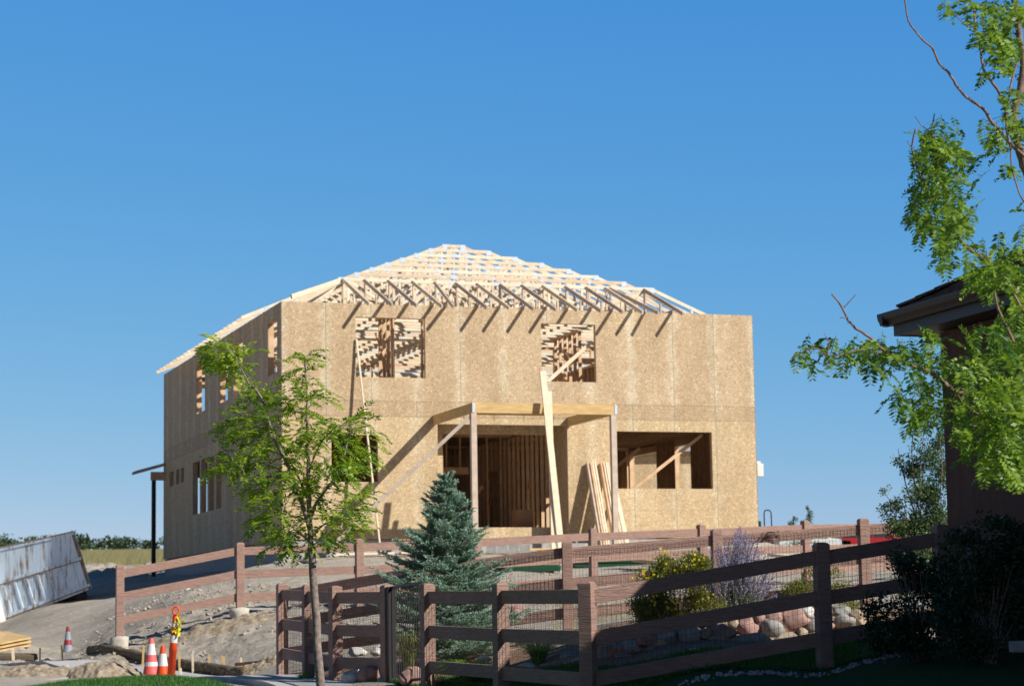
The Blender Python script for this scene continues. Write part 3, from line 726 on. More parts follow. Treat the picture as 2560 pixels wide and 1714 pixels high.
# porch roof at the back-left corner
mb = MB(); mb.beam((-.36, D - .2, -.9), (-.36, D - .2, 2.6), .13, .13, side=(1, 0, 0)); mb.build('back_porch_post', 'black', H, world=False)
mb = MB(); mb.beam((-.46, D - .2, 2.74), (.0, D - .2, 2.74), .1, .28, side=(0, 1, 0)); mb.build('back_porch_beam', 'stud', H, world=False)
mb = MB()
for k in range(3): mb.beam((.0, D - .3 + k * .3, 3.12), (-1.0, D - .3 + k * .3, 2.84), .04, .07, side=(0, 1, 0))
mb.box((-.5, D + .0, 3.03), (1.0, .75, .015), Matrix.Rotation(-.27, 3, 'Y')); mb.build('back_porch_roof', 'weathered', H, world=False)

# leaning boards: things of their own
def board(name, pts_, w_, th, mat, label, cat, group=None, side=None):
    p0, p1 = hw(*pts_[0]), hw(*pts_[1]); mb = MB(); mb.beam(p0, p1, w_, th, side=(Hrot @ Vector(side)) if side else None)
    return tag(mb.build(name, mat, origin=p0), label, cat, group)


board('long_board', ((2.36, -.95, -.5), (1.99, -.03, 5.2)), .04, .06, 'lumber', 'long thin pale board leaning from the ground up to the upper left window', 'board', side=(1, 0, 0))
board('long_plank', ((5.98, -4.4, -.5), (5.90, -3.5, 4.05)), .16, .05, 'lumber', 'tallest pale plank leaning on the porch beam', 'plank', 'planks leaning on the porch beam', side=(1, 0, 0))
board('long_plank', ((5.80, -4.35, -.5), (6.08, -3.46, 3.55)), .12, .05, 'lumber', 'shorter pale plank right behind the tallest one on the porch beam', 'plank', 'planks leaning on the porch beam', side=(1, 0, 0))
lean = [(8.33, 8.35, .0), (8.42, 8.43, .01), (8.48, 8.5, .0), (8.54, 8.56, .02), (8.72, 8.74, .0), (8.80, 8.81, .0), (8.86, 8.88, .02), (8.92, 8.95, .0)]
lab = ['leftmost grey stud leaning beside the porch post', 'second leaning stud from the left in the bundle by the right window', 'third leaning stud, pale face to the sun', 'fourth leaning stud, last before the narrow gap',
       'first brown stud right of the gap in the leaning bundle', 'second stud right of the gap in the leaning bundle', 'third stud right of the gap, pinkish', 'rightmost stud of the bundle, half hidden by the porch post']
for i, (a, b_, d_) in enumerate(lean):
    board('leaning_stud', ((b_, -1.0, -.42), (a, -.06 - d_, 2.0)), .045, .14, ['weathered', 'stud', 'lumber', 'lumber', 'stud', lumber_mats[1], 'lumber', lumber_mats[1]][i], lab[i], 'stud', 'studs leaning on the front wall', side=(1, 0, 0))
board('white_board', ((9.12, -1.0, -.42), (9.14, -.1, 1.2)), .11, .04, 'lumber', 'short bright board leaning under the right window', 'board', side=(1, 0, 0))
for i, (s0, s1, t0, z0, lb) in enumerate(((1.0, 2.6, -1.3, -.52, 'pale board lying on the dirt below the upper left window'), (2.7, 4.1, -1.5, -.5, 'pale board lying on the dirt left of the spruce top'), (5.3, 7.0, -2.6, -.5, 'yellow board lying on the ground before the porch step'), (9.6, 12.6, -.35, -.28, 'long pale board lying along the foot of the wall under the right window'))):
    p = hw((s0 + s1) / 2, t0, 0); g = hgt(p.x, p.y) - HO.z + .07
    board('ground_board', ((s0, t0, g), (s1, t0 + .05, g + .03)), .2, .05, 'treated' if i == 2 else 'lumber', lb, 'board', 'boards lying along the house')

# ------------------------------------------------------------------ fences
def fence(root, P, post_s, height, mesh=None, footing=False, gate_bay=None, skip_first=False, rail_dz=.395, drop=.085, extend=None):
    n = len(P)
    for i, p in enumerate(P):
        if i == 0 and skip_first: continue
        d = (P[min(i + 1, n - 1)] - P[max(i - 1, 0)]); d.z = 0; d.normalize()
        rot = Matrix.Rotation(math.atan2(d.y, d.x), 3, 'Z'); mb = MB(); h = post_s / 2
        zb = -height - .25
        q = []
        for z_, s_ in ((zb, h), (-.035, h), (-.022, h + .0), (-.005, h * .72), (0, h * .35)):
            q += [p + rot @ Vector((a * s_, b_ * s_, z_)) for a, b_ in ((-1, -1), (1, -1), (1, 1), (-1, 1))]
        fs = [(0, 3, 2, 1), (16, 17, 18, 19)]
        for k in range(4):
            for e in range(4): a = k * 4 + e; b_ = k * 4 + (e + 1) % 4; fs.append((a, b_, b_ + 4, a + 4))
        mb.add(q, fs); po = mb.build('post', 'fence', root, bev=.006)
        if footing and footing[i] > 0:
            mb = MB(); r = footing[i]; g = hgt(p.x, p.y); base = Vector((p.x, p.y, g - .03))
            prof = [(r * 1.0, -.1), (r * rnd(.85, .95), .08), (r * rnd(1, 1.1), .2), (r * 1.0, .25), (r * .55, .27)]; mb.lathe(base, prof, 16)
            mb.v = [(a + noise.noise(Vector((a * 5, b_ * 5, c * 5))) * .07, b_ + noise.noise(Vector((a * 5 + 9, b_ * 5, c * 5))) * .07, c + noise.noise(Vector((a * 6, b_ * 6, 2))) * .04) for a, b_, c in mb.v]
            mb.build('footing', 'cream', root, smooth=True)
    for i in range(n - 1):
        if gate_bay is not None and i == gate_bay: continue
        a, b_ = P[i], P[i + 1]; dd = (b_ - a); fl = Vector((dd.x, dd.y, 0)).normalized(); nrm = Vector((fl.y, -fl.x, 0))
        for k in range(3):
            mb = MB(); z_ = -drop - .07 - k * rail_dz
            p0 = a + fl * (post_s * .3) + Vector((0, 0, z_ + rnd(-.006, .006))); p1 = b_ - fl * (post_s * .3) + Vector((0, 0, z_ + rnd(-.006, .006)))
            mb.beam(p0, p1, .045, .14); mb.build('rail', 'fence', root, bev=.004)
        if mesh is not None:
            sgn, lo = mesh; mb = MB(); L = dd.length; cnt = int(L / .05); off = nrm * sgn * .045
            top = -drop - .03; bot = -height + lo
            for k in range(1, cnt):
                q = a + dd * (k / cnt) + off; wv = rnd(-.006, .006)
                mb.beam(q + Vector((0, 0, bot)), q + Vector((wv, 0, top)), .0028, .0028)
            z_ = top
            while z_ > bot:
                q0 = a + off + Vector((0, 0, z_)); q1 = b_ + off + Vector((0, 0, z_))
                P_ = [q0.lerp(q1, j / 8) + Vector((0, 0, math.sin(j / 8 * math.pi) * -.02 * rnd(.6, 1.4))) for j in range(9)]
                for u_, v_ in zip(P_, P_[1:]): mb.beam(u_, v_, .0028, .0028)
                z_ -= .1 if z_ < top - .01 else .045
            mb.build('wire_mesh', 'wire', root)


fr = thing('far_fence', Vector((FP[0].x, FP[0].y, hgt(FP[0].x, FP[0].y))), 'plain three-rail pinkish fence crossing the dirt in front of the unfinished house, without wire mesh', 'fence')
fence(fr, FP, .135, 1.25, footing=[.17, .17, 0, 0, 0, 0, 0, 0, 0])
fm_ = thing('back_yard_fence', Vector((MP[1].x, MP[1].y, hgt(MP[1].x, MP[1].y))), 'sunlit pinkish fence with wire mesh behind the spruce and flower bed', 'fence')
fence(fm_, MP, .135, 1.25, mesh=(1, .02), skip_first=True)
fn = thing('front_yard_fence', Vector((NP[6].x, NP[6].y, hgt(NP[6].x, NP[6].y))), 'nearest brown three-rail fence with domed posts, partly in shade, running to the dark house', 'fence')
fence(fn, NP, .14, 1.27, mesh=(-1, .05), gate_bay=3)
# gate of dark metal bars between its two posts
ga, gb = NP[3].copy(), NP[4].copy(); gd = (gb - ga); gl = Vector((gd.x, gd.y, 0)).normalized()
g = thing('garden_gate', Vector((ga.x, ga.y, hgt(ga.x, ga.y))), 'narrow dark metal gate with vertical bars between two fence posts', 'gate')
gz = ga.z - .03
for q, nm in ((ga + gl * .13, 'hinge_post'), (gb - gl * .12, 'latch_post')):
    mb = MB(); r_ = .045 if nm == 'hinge_post' else .02; mb.beam(Vector((q.x, q.y, gz - 1.35)), Vector((q.x, q.y, gz)), r_ * 2, r_ * 2, side=gl); mb.build(nm, 'black', g)
mb = MB(); q0 = ga + gl * .18; q1 = gb - gl * .14
for z_ in (-.03, -1.12): mb.beam(Vector((q0.x, q0.y, gz + z_ + (.02 if z_ > -1 else 0))), Vector((q1.x, q1.y, gz + z_ + .06)), .03, .03)
mb.build('gate_frame', 'black', g)
mb = MB(); nb = 15
for k in range(nb):
    q = q0.lerp(q1, k / (nb - 1)); mb.beam(Vector((q.x, q.y, gz - 1.1)), Vector((q.x, q.y, gz)), .011, .011)
mb.build('gate_bars', 'wire', g)

# ------------------------------------------------------------------ neighbour house (dark, right)
e1 = Vector((.295, -.955, 0)).normalized(); e2 = Vector((-e1.y, e1.x, 0))  # e1 towards the camera, e2 to the right
if e2.x < 0: e2 = -e2
cn = at(2357, 1000, 22.6); cn.z = 0; eave_z = 2.95
nh = thing('brown_stucco_house', Vector((cn.x, cn.y, hgt(cn.x, cn.y))), 'dark brown stucco house with shingled hip roof at the right edge', 'house')
ov = .34; BW, BL, LN, WN = 1.0, 3.1, 8.4, 9.0     # bump-out width and depth, main body length, width
o_ = cn; ZE = eave_z


def nb(a, b_, z): return o_ + e1 * a + e2 * b_ + Vector((0, 0, z))


mb = MB()
foot = [(0, 0), (BL + .1, 0), (BL + .1, BW), (0, BW)]
foot2 = [(BL + .1 + ov, 0), (LN, 0), (LN, WN), (BL + .1 + ov, WN)]
mb.add([nb(a, b_, -2) for a, b_ in [(0, 0), (LN, 0), (LN, WN), (BL + ov, WN), (BL + ov, .5), (0, .5)]] + [nb(a, b_, ZE - .14) for a, b_ in [(0, 0), (LN, 0), (LN, WN), (BL + ov, WN), (BL + ov, .5), (0, .5)]],
       [(i, (i + 1) % 6, (i + 1) % 6 + 6, i + 6) for i in range(6)] + [tuple(range(6, 12))])
mb.build('wall', 'stucco', nh)
EV = [(-ov, -ov), (LN + ov, -ov), (LN + ov, WN + ov), (BL, WN + ov), (BL, BW + ov), (-ov, BW + ov)]
mb = MB(); mb.add([nb(a, b_, ZE - .11) for a, b_ in EV] + [nb(a, b_, ZE - .13) for a, b_ in EV], [tuple(range(6)), tuple(range(11, 5, -1))]); mb.build('soffit', 'trim', nh)
fa = MB(); gu = MB(); cen = nb(LN / 2, WN / 2, 0)
for i in range(6):
    a, b_ = nb(*EV[i], 0), nb(*EV[(i + 1) % 6], 0); fa.beam(a + Vector((0, 0, ZE - .02)), b_ + Vector((0, 0, ZE - .02)), .03, .24)
    d = (b_ - a).normalized(); n_ = Vector((d.y, -d.x, 0))
    if i == 0 and n_.dot(e2) > 0: flip = -1
    elif i == 0: flip = 1
    n_ = n_ * flip
    poly = [(.016, -.03), (.07, -.03), (.085, .0), (.12, .035), (.135, .08), (.135, .1), (.016, .1)]
    gu.prism(poly, d, (b_ - a).length + (.27 if i in (5, 0, 1) else .13), a - d * .135 + Vector((0, 0, ZE)), n_, (0, 0, 1))
fa.build('fascia', 'trim', nh); gu.build('gutter', 'trim', nh)
rp = .5; z0 = ZE + .10; hb = (BW + 2 * ov) / 2; hm = (LN + ov - BL) / 2
mb = MB()   # main hip roof, then the bump-out's hip running into it
A_ = [nb(BL, -ov, z0), nb(LN + ov, -ov, z0), nb(LN + ov, WN + ov, z0), nb(BL, WN + ov, z0), nb(BL + hm, -ov + hm, z0 + rp * hm), nb(BL + hm, WN + ov - hm, z0 + rp * hm)]
mb.add(A_, [(0, 1, 4), (1, 2, 5, 4), (2, 3, 5), (3, 0, 4, 5), (0, 3, 2, 1)])
B_ = [nb(-ov, -ov, z0), nb(BL + 2.2, -ov, z0), nb(BL + 2.2, BW + ov, z0), nb(-ov, BW + ov, z0), nb(-ov + hb, BW / 2, z0 + rp * hb), nb(BL + 2.2, BW / 2, z0 + rp * hb)]
mb.add(B_, [(0, 1, 5, 4), (1, 2, 5), (2, 3, 4, 5), (3, 0, 4), (0, 3, 2, 1)])
roof = mb.build('roof', 'shingle', nh)


def courses(P, Q_, P2, Q2, n_c, f_end=1.0):
    "shingle courses between the eave edge P-Q_ and the upper edge P2-Q2"
    mb = MB()
    for k in range(n_c):
        f0, f1 = k / n_c * f_end, (k + 1) / n_c * f_end
        a0, b0, a1, b1 = P.lerp(P2, f0), Q_.lerp(Q2, f0), P.lerp(P2, f1), Q_.lerp(Q2, f1); L = (b0 - a0).length; n = max(1, int(L / .22)); nr = (b0 - a0).cross(a1 - a0).normalized()
        if nr.z < 0: nr = -nr
        for j in range(n):
            u0, u1 = j / n, (j + 1) / n - .004 / n; th = rnd(.012, .034)
            p = [a0.lerp(b0, u0), a0.lerp(b0, u1), a1.lerp(b1, u1), a1.lerp(b1, u0)]
            mb.add([p[0] + nr * (th + .012), p[1] + nr * (th + .012), p[2] + nr * .006, p[3] + nr * .006, p[0] + nr * .002, p[1] + nr * .002], [(0, 1, 2, 3), (0, 4, 5, 1), (0, 3, 4), (1, 5, 2)])
    mb.build('shingles', 'shingle', roof)


courses(B_[0], B_[1], B_[4], B_[5], 9); courses(B_[3], B_[0], B_[4], B_[4], 9)
mb = MB()
for P, Q_ in ((B_[0], B_[4]), (B_[4], B_[5])):
    d = Q_ - P; L = d.length; d.normalize(); k = .06
    while k < L: p = P + d * k; mb.beam(p + Vector((0, 0, .04)), p + d * .28 + Vector((0, 0, .028)), .22, .022); k += .22
mb.build('ridge_cap', 'shingle', roof)

# ------------------------------------------------------------------ a second framed house far behind, seen through the openings
p2 = at(1560, 1222, 84); p2.z = hgt(p2.x, p2.y)
h2 = thing('distant_framed_house', p2, 'lower strand-board house with pale roof, glimpsed through the right window', 'house', rz=.1)
mb = MB(); L2 = (1850 - 1545) / 5517 * 84; zt2 = at(1700, 1128, 84).z - p2.z
mb.box((L2 / 2, 3, zt2 / 2 - .5), (L2, 6, zt2 + 1)); mb.build('wall', 'osb_x', h2, world=False)
mb = MB(); mb.add([(-.3, -.4, zt2), (L2 + .2, -.4, zt2), (L2 + .2, 6.4, zt2), (-.3, 6.4, zt2), (L2 * .35, 3, zt2 + 1.0), (L2 * .65, 3, zt2 + 1.0)], [(0, 1, 5, 4), (1, 2, 5), (2, 3, 4, 5), (3, 0, 4), (0, 3, 2, 1)]); mb.build('roof', 'concrete', h2, world=False)

# ------------------------------------------------------------------ dumpster (tilted on the slope, far left)
bL = at(6, 1556, 60.85); bR = at(228, 1470, 60.1); tL = at(6, 1366, 60.85); tR = at(190, 1321, 60.1)
dm = thing('roll_off_dumpster', bL, 'rust-streaked white metal dumpster standing tilted on the dirt slope', 'dumpster')
dl = (bR - bL); L = dl.length; dl.normalize(); du = ((tL - bL).normalized() + (tR - bR).normalized()); du = (du - dl * du.dot(dl)).normalized(); dn = dl.cross(du)
if dn.y > 0: dn = -dn   # towards the camera
dd = at(120, 1480, 60).normalized()
hL = (tL - bL).length; hR = (tR - bR).length * .985


def dp(a, b_, c): return bL + dl * a + du * b_ + (dn * c if c > -.09 else dd * -c)  # c: outwards


def dtop(a): return hL + (hR - hL) * a / L


Lx = -1.1
mb = MB(); wd = 1.9
q = [(Lx, 0, 0), (L, 0, 0), (L, dtop(L), 0), (Lx, dtop(Lx), 0)]
vo = [dp(a, b_, 0) for a, b_, _ in q] + [dp(a, b_, -wd) for a, b_, _ in q]
mb.add(vo, [(0, 1, 2, 3), (7, 6, 5, 4), (0, 4, 5, 1), (1, 5, 6, 2), (3, 7, 4, 0)])
vi = [dp(a, b_, -.06) for a, b_, _ in q] + [dp(a, b_, -wd + .06) for a, b_, _ in q]
mb.add(vi, [(3, 2, 1, 0), (4, 5, 6, 7)]); mb.build('bin_body', 'rustpaint', dm)
mb = MB()
for f, w_ in ((.97, .10), (.52, .09), (.06, .10)):
    mb.beam(dp(Lx, dtop(Lx) * f, .01), dp(L, dtop(L) * f, .01), .028, w_, side=dn)
mb.build('side_rail', 'rustpaint', dm)
mb = MB()
for f in (.99, .495, .035): mb.beam(dp(Lx, dtop(Lx) * f, .02), dp(L, dtop(L) * f, .02), .024, .025, side=dn)
mb.build('rusty_edge', 'rust', dm)
for k in range(7):
    a = .35 + k * (L - .5) / 6.5
    mb = MB(); mb.beam(dp(a, dtop(a) * .07, .008), dp(a, dtop(a) * .49, .008), .028, .07, side=dn); mb.build('side_rib', 'rustpaint', dm)
mb = MB(); mb.beam(dp(.02, -.02, .17), dp(.02, dtop(0), .17), .36, .24, side=dn)
for f in (.98, .52, .05): mb.beam(dp(-.5, dtop(0) * f, .24), dp(.16, dtop(0) * f, .24), .44, .17, side=dn)
mb.build('end_post', 'white', dm, bev=.05)
mb = MB(); mb.beam(dp(L - .04, 0, .004), dp(L - .04, dtop(L), .004), .03, .07, side=dn); mb.build('corner_post', 'rust', dm)
mb = MB()
for a in (.9, L - .35): mb.tube([dp(a, -.14, -.1), dp(a, -.14, -.35)], .13, 14)
mb.beam(dp(Lx, -.09, -.4), dp(L - .2, -.09, -.4), .12, .18, side=dn); mb.build('skid_rail', 'black', dm)

# ------------------------------------------------------------------ vehicles far right
def vehicle(name, loc, rz, mat, label, prof, glass_polys, width=1.85, wheels=(.85, 3.9), cat='car'):
    v_ = thing(name, loc, label, cat, rz=rz)
    mb = MB(); mb.prism(prof, (0, 1, 0), width, (0, -width / 2, 0), (1, 0, 0), (0, 0, 1)); mb.build('body', mat, v_, world=False, bev=.06)
    for poly in glass_polys:
        mb = MB(); mb.prism(poly, (0, 1, 0), width + .02, (0, -width / 2 - .01, 0), (1, 0, 0), (0, 0, 1)); mb.build('side_window', 'glass', v_, world=False)
    for x in wheels:
        for y in (-width / 2 + .1, width / 2 - .1):
            mb = MB(); mb.tube([(x, y - .11, .36), (x, y + .11, .36)], .36, 18); wo = mb.build('wheel', 'tyre', v_, world=False)
            mb = MB(); mb.tube([(x, y - .115, .36), (x, y + .115, .36)], .2, 14); mb.build('rim', 'galv', wo, world=False)
    mb = MB(); mb.box((4.95, -width / 2 + .25, .8), (.08, .3, .15)); mb.build('headlight', 'reflect', v_, world=False)
    mb = MB(); mb.box((4.95, width / 2 - .25, .8), (.08, .3, .15)); mb.build('headlight', 'reflect', v_, world=False)
    return v_


pt_ = at(1944, 1384, 150); pt_.z = at(1944, 1330, 150).z - 1.78
vehicle('white_pickup', pt_, 0.0, 'carwhite', 'white pickup truck parked beyond the fences, behind the purple bush', [(0, .4), (0, 1.58), (1.86, 1.62), (1.95, 1.75), (2.5, 1.8), (2.95, 1.78), (3.5, 1.3), (4.85, 1.15), (4.95, .8), (4.95, .4)],
        [[(2.05, 1.3), (2.08, 1.68), (2.45, 1.72), (2.45, 1.3)], [(2.52, 1.3), (2.52, 1.72), (2.88, 1.7), (3.3, 1.3)]], cat='pickup')
ps = at(2098, 1384, 150); ps.z = at(2098, 1323, 150).z - 1.85
vehicle('red_suv', ps, 0.0, 'red', 'red sport utility car parked beyond the fences at the right', [(0, .4), (.0, 1.1), (.15, 1.75), (.5, 1.85), (2.8, 1.85), (3.1, 1.8), (3.75, 1.25), (4.8, 1.1), (4.95, .75), (4.95, .4)],
        [[(.2, 1.25), (.3, 1.68), (1.1, 1.74), (1.1, 1.25)], [(1.2, 1.25), (1.2, 1.74), (2.1, 1.74), (2.1, 1.25)], [(2.2, 1.25), (2.2, 1.74), (2.85, 1.72), (3.35, 1.25)]], cat='car')
# black tractor
tz = at(1920, 1274, 76); tg = Vector((at(1900, 1330, 76).x, 76, tz.z - 2.35))
tr = thing('compact_tractor', tg, 'black compact tractor with a roll bar, parked right behind the unfinished house', 'tractor')
mb = MB(); x0, x1 = .38, .62
mb.tube([(.16, 0, 1.2), (.16, 0, 2.25), (.19, 0, 2.33), (.26, 0, 2.35), (.36, 0, 2.33), (.40, 0, 2.25), (.42, 0, 1.2)], .022, 6); mb.build('roll_bar', 'black', tr, world=False)
mb = MB(); mb.box((-.1, 0, 1.62), (.32, .4, .1)); mb.box((-.02, 0, 1.8), (.1, .4, .35)); mb.build('seat', 'black', tr, world=False, bev=.03)
mb = MB(); mb.box((-.6, 0, 1.25), (1.3, .6, .5)); mb.box((.1, 0, 1.1), (.7, .8, .4)); mb.build('hood', 'black', tr, world=False, bev=.06)
for x, r_ in ((.1, .55), (-1.0, .38)):
    for y in (-.6, .6): mb = MB(); mb.tube([(x, y - .14, r_), (x, y + .14, r_)], r_, 16); mb.build('wheel', 'tyre', tr, world=False)

# ------------------------------------------------------------------ street: cones, channelizer post, wattle, stakes
def cone(px, Y, top_y, h, mats, label, r=.14, parts=((0, .28, 1), (.28, .55, 0), (.55, .7, 1), (.7, 1, 0)), ):
    top = at(px, top_y, Y); base = Vector((top.x, top.y, top.z - h))
    c_ = thing('traffic_cone', base, label, 'traffic cone', 'traffic cones')
    rr = lambda f: r * (1 - f) + .028 * f
    mb = MB(); mb.box((base.x, base.y, base.z + .015), (r * 2.5, r * 2.5, .03)); mb.build('cone_base', mats[0], c_, bev=.01)
    mb = MB(); mb.lathe(base, [(rr(f) - (.0), .03 + (h - .03) * f) for f in (0, .3, .6, .97, 1)], 20); mb.build('cone_body', mats[0], c_, smooth=True)
    for f0, f1, m_ in parts:
        mb = MB(); mb.lathe(base, [(rr(f0) + .003, h * f0), (rr(f1) + .003, h * f1)], 20); mb.build('reflective_band', mats[m_], c_, smooth=False)
    return c_


cone(378, 32.2, 1593, .72, ('pinkred', 'reflect'), 'tallest traffic cone, faded orange with two white bands, left of the two by the lawn', r=.15, parts=((.36, .52, 1), (.66, .88, 1)))
cone(407, 31.6, 1612, .58, ('orange', 'reflect'), 'short bright orange traffic cone with one white band, beside the orange post', r=.115, parts=((.5, .8, 1),))
cone(170, 42.6, 1565, .70, ('maroon', 'reflectgrey'), 'dark red traffic cone in shade standing alone by the dirt bank', r=.125, parts=((.3, .5, 1), (.64, .86, 1)))
tp = at(441, 1511, 31.2); h_ = 1.17; bs = Vector((at(425, 1700, 31.2).x, 31.2, tp.z - h_))
ch = thing('orange_channelizer', bs, 'slim orange marker post with a loop handle and yellow tape tied on', 'marker post')
ax = (tp - bs); fl = lambda f: bs + ax * f
mb = MB(); mb.tube([fl(-.03), fl(.45), fl(.452), fl(.60), fl(.84), fl(.88)], [.058, .052, .058, .048, .042, .03], 18); mb.build('post_body', 'orange', ch, smooth=True)
for f0, f1 in ((.55, .64), (.74, .80)): mb = MB(); mb.tube([fl(f0), fl(f1)], .0535 if f0 < .6 else .048, 18); mb.build('reflective_band', 'reflect', ch)
mb = MB(); cc = fl(.93); mb.tube([cc + Vector((math.cos(a) * .042, 0, math.sin(a) * .058)) for a in [i / 14 * 2 * math.pi for i in range(15)]], .014, 8); mb.build('loop_handle', 'orange', ch, smooth=True)
mb = MB()
for k in range(26):
    c0 = fl(.86) + Vector((rnd(.0, .09), rnd(-.09, .0), rnd(-.26, .06)))
    if k < 6: c0 = fl(.62) + Vector((rnd(.03, .08), -.06, rnd(-.02, .1)))
    d = rvec() * .045; e = rvec() * .03; f_ = rvec() * .04
    mb.add([c0, c0 + d, c0 + d + e, c0 + e + f_ * .3], [(0, 1, 2, 3)]); mb.add([c0 + d, c0 + d + e, c0 + d + e + f_, c0 + d + f_], [(0, 1, 2, 3)])
mb.tube([fl(.88), fl(.8) + Vector((.07, -.07, 0)), fl(.62) + Vector((.06, -.06, 0))], .012, 5)
tag(mb.build('yellow_tape', 'tape', ch))

mb = MB(); wp = [gat(228, 38.4), gat(262, 37.9), gat(330, 37), gat(440, 35.6), gat(520, 34.5), gat(600, 33.4), gat(612, 33.2)]
wp = [p + Vector((0, 0, .08)) for p in wp]; P_ = []
for a, b_ in zip(wp, wp[1:]):
    for k in range(6): P_.append(a.lerp(b_, k / 6) + Vector((rnd(-.01, .01), rnd(-.01, .01), rnd(-.008, .008))))
mb.tube(P_, [.085 + rnd(-.01, .01) for _ in P_], 12)
tag(mb.build('straw_wattle', 'straw', origin=wp[0], smooth=True), 'long straw roll lying along the edge of the sidewalk', 'wattle')
mb = MB()
for k in range(900):
    p = random.choice(P_) + Vector((rnd(-.15, .15), rnd(-.15, .15), 0)); d = rvec() * .1; q = p + rvec() * .1
    mb.beam(q, q + d * .6, .003, .003)
tag(mb.build('loose_straw', 'straw'), 'loose straw sticking out of the straw roll', 'straw', kind='stuff')

stakes = [(35, 1620, 38.6, 30, 'wide pale stake below the plywood sheets at the left edge'), (100, 1618, 38.6, 32, 'slim pale stake left of the dark red cone'), (158, 1612, 38.4, 34, 'slim stake touching the dark red cone'), (160, 1662, 35.5, 32, 'leaning stake in the trench left of the dirt heap'),
          (356, 1612, 35.6, 22, 'small stake behind the tallest cone'), (449, 1626, 34.8, 24, 'small stake just right of the orange marker post'), (483, 1632, 34.6, 26, 'first of the stakes right of the marker post'), (523, 1634, 34.4, 28, 'stake second from the marker post behind the straw roll'),
          (562, 1638, 34.2, 28, 'thick pale stake at the middle of the stake row'), (604, 1642, 34, 30, 'thin stake near the left end of the orange board'), (657, 1650, 33.6, 30, 'stake in front of the orange board'), (690, 1654, 33.4, 26, 'leaning stake at the right end of the orange board'), (456, 1668, 33.2, 22, 'pale stake on the near side of the straw roll'), (320, 1672, 33.6, 24, 'broken pale stake on the dirt heap')]
for i, (x_, y_, Y_, h_, lb) in enumerate(stakes):
    p = at(x_, y_, Y_); hm_ = h_ / F_PX * Y_; mb = MB(); ln = Vector((rnd(-.03, .03), 0, 0))
    if 'lean' in lb: ln = Vector((.06 if x_ < 300 else -.04, 0, 0))
    g = hgt(p.x, p.y); mb.beam(Vector((p.x, p.y, min(g, p.z - hm_) - .1)) , p + ln, .03 if i not in (0, 3, 8) else .045, .02)
    tag(mb.build('survey_stake', 'treated' if i % 3 else 'lumber', origin=Vector((p.x, p.y, g))), lb, 'stake', 'wooden stakes along the trench')
mb = MB(); mb.beam(at(588, 1660, 33.9), at(692, 1651, 33.5), .03, .05); tag(mb.build('orange_board', noisy('orange_wood', (.5, .2, .07), (.66, .32, .14), 6), origin=at(588, 1665, 33.9)), 'thin orange-brown board lying behind the stake row', 'board')
mb = MB(); mb.tube([gat(90, 38.7) + Vector((0, 0, .04)), gat(-20, 38.9) + Vector((0, 0, .06)), gat(-120, 39) + Vector((0, 0, .06))], .1, 10)
tag(mb.build('straw_wattle', 'straw', origin=gat(0, 38.8)), 'short straw roll at the left edge below the plywood sheets', 'wattle')


def mound(name, px, Y, rx, ry, h, label):
    c = gat(px, Y); n = 60; mb = MB(); q = []
    for i in range(n):
        for j in range(n):
            a = i / (n - 1) * 2 - 1; b_ = j / (n - 1) * 2 - 1; x = c.x + a * rx; y = c.y + b_ * ry
            f = max(0, 1 - (a * a + b_ * b_)) ** .8; z = hgt(x, y) - .06 + f * h + (noise.fractal(Vector((x * 5, y * 5, 1)), 1, 2, 5) * .06 + noise.noise(Vector((x * 15, y * 15, 1))) * .03) * min(1, f * 3)
            q.append((x, y, z))
    mb.add(q, [(i * n + j, (i + 1) * n + j, (i + 1) * n + j + 1, i * n + j + 1) for i in range(n - 1) for j in range(n - 1)])
    return tag(mb.build(name, 'heap', origin=c, smooth=True), label, 'dirt heap')


mound('dirt_heap', 266, 31.8, .62, .5, .27, 'heap of crumbly dirt beside the sidewalk, left of the cones')
mound('dirt_heap', 90, 33.2, .9, .5, .2, 'low ridge of dirt in the trench at the bottom left')
mound('dirt_heap', 520, 38.2, 1.5, .35, .2, 'long low ridge of pale dirt running up between the two footed fence posts')
mound('dirt_heap', 640, 33.4, .5, .3, .18, 'low clump of dirt at the right end of the straw roll')
# curb-like formwork at the bottom left
mb = MB(); mb.beam(at(95, 1708, 31.5), at(255, 1692, 31.8), .08, .1); tag(mb.build('form_board', 'cream', origin=at(95, 1712, 31.5)), 'pale form board along the trench edge at the bottom left', 'board')
# plywood sheets at left edge
pl_ = thing('plywood_stack', gat(30, 43), 'brown sheets of wood stacked on the dirt at the left edge below the dumpster', 'lumber stack')
for k in range(3):
    mb = MB(); a, b_, c, d = at(-60, 1578 + k * 9, 43), at(20, 1577 + k * 9, 44.5), at(78, 1591 + k * 9, 43.2), at(0, 1606 + k * 9, 41.5)
    mb.add([a, b_, c, d] + [p - Vector((0, 0, .035)) for p in (a, b_, c, d)], [(3, 2, 1, 0), (0, 1, 5, 4), (1, 2, 6, 5), (2, 3, 7, 6), (3, 0, 4, 7), (4, 5, 6, 7)])
    mb.build('wood_sheet', 'treated', pl_)

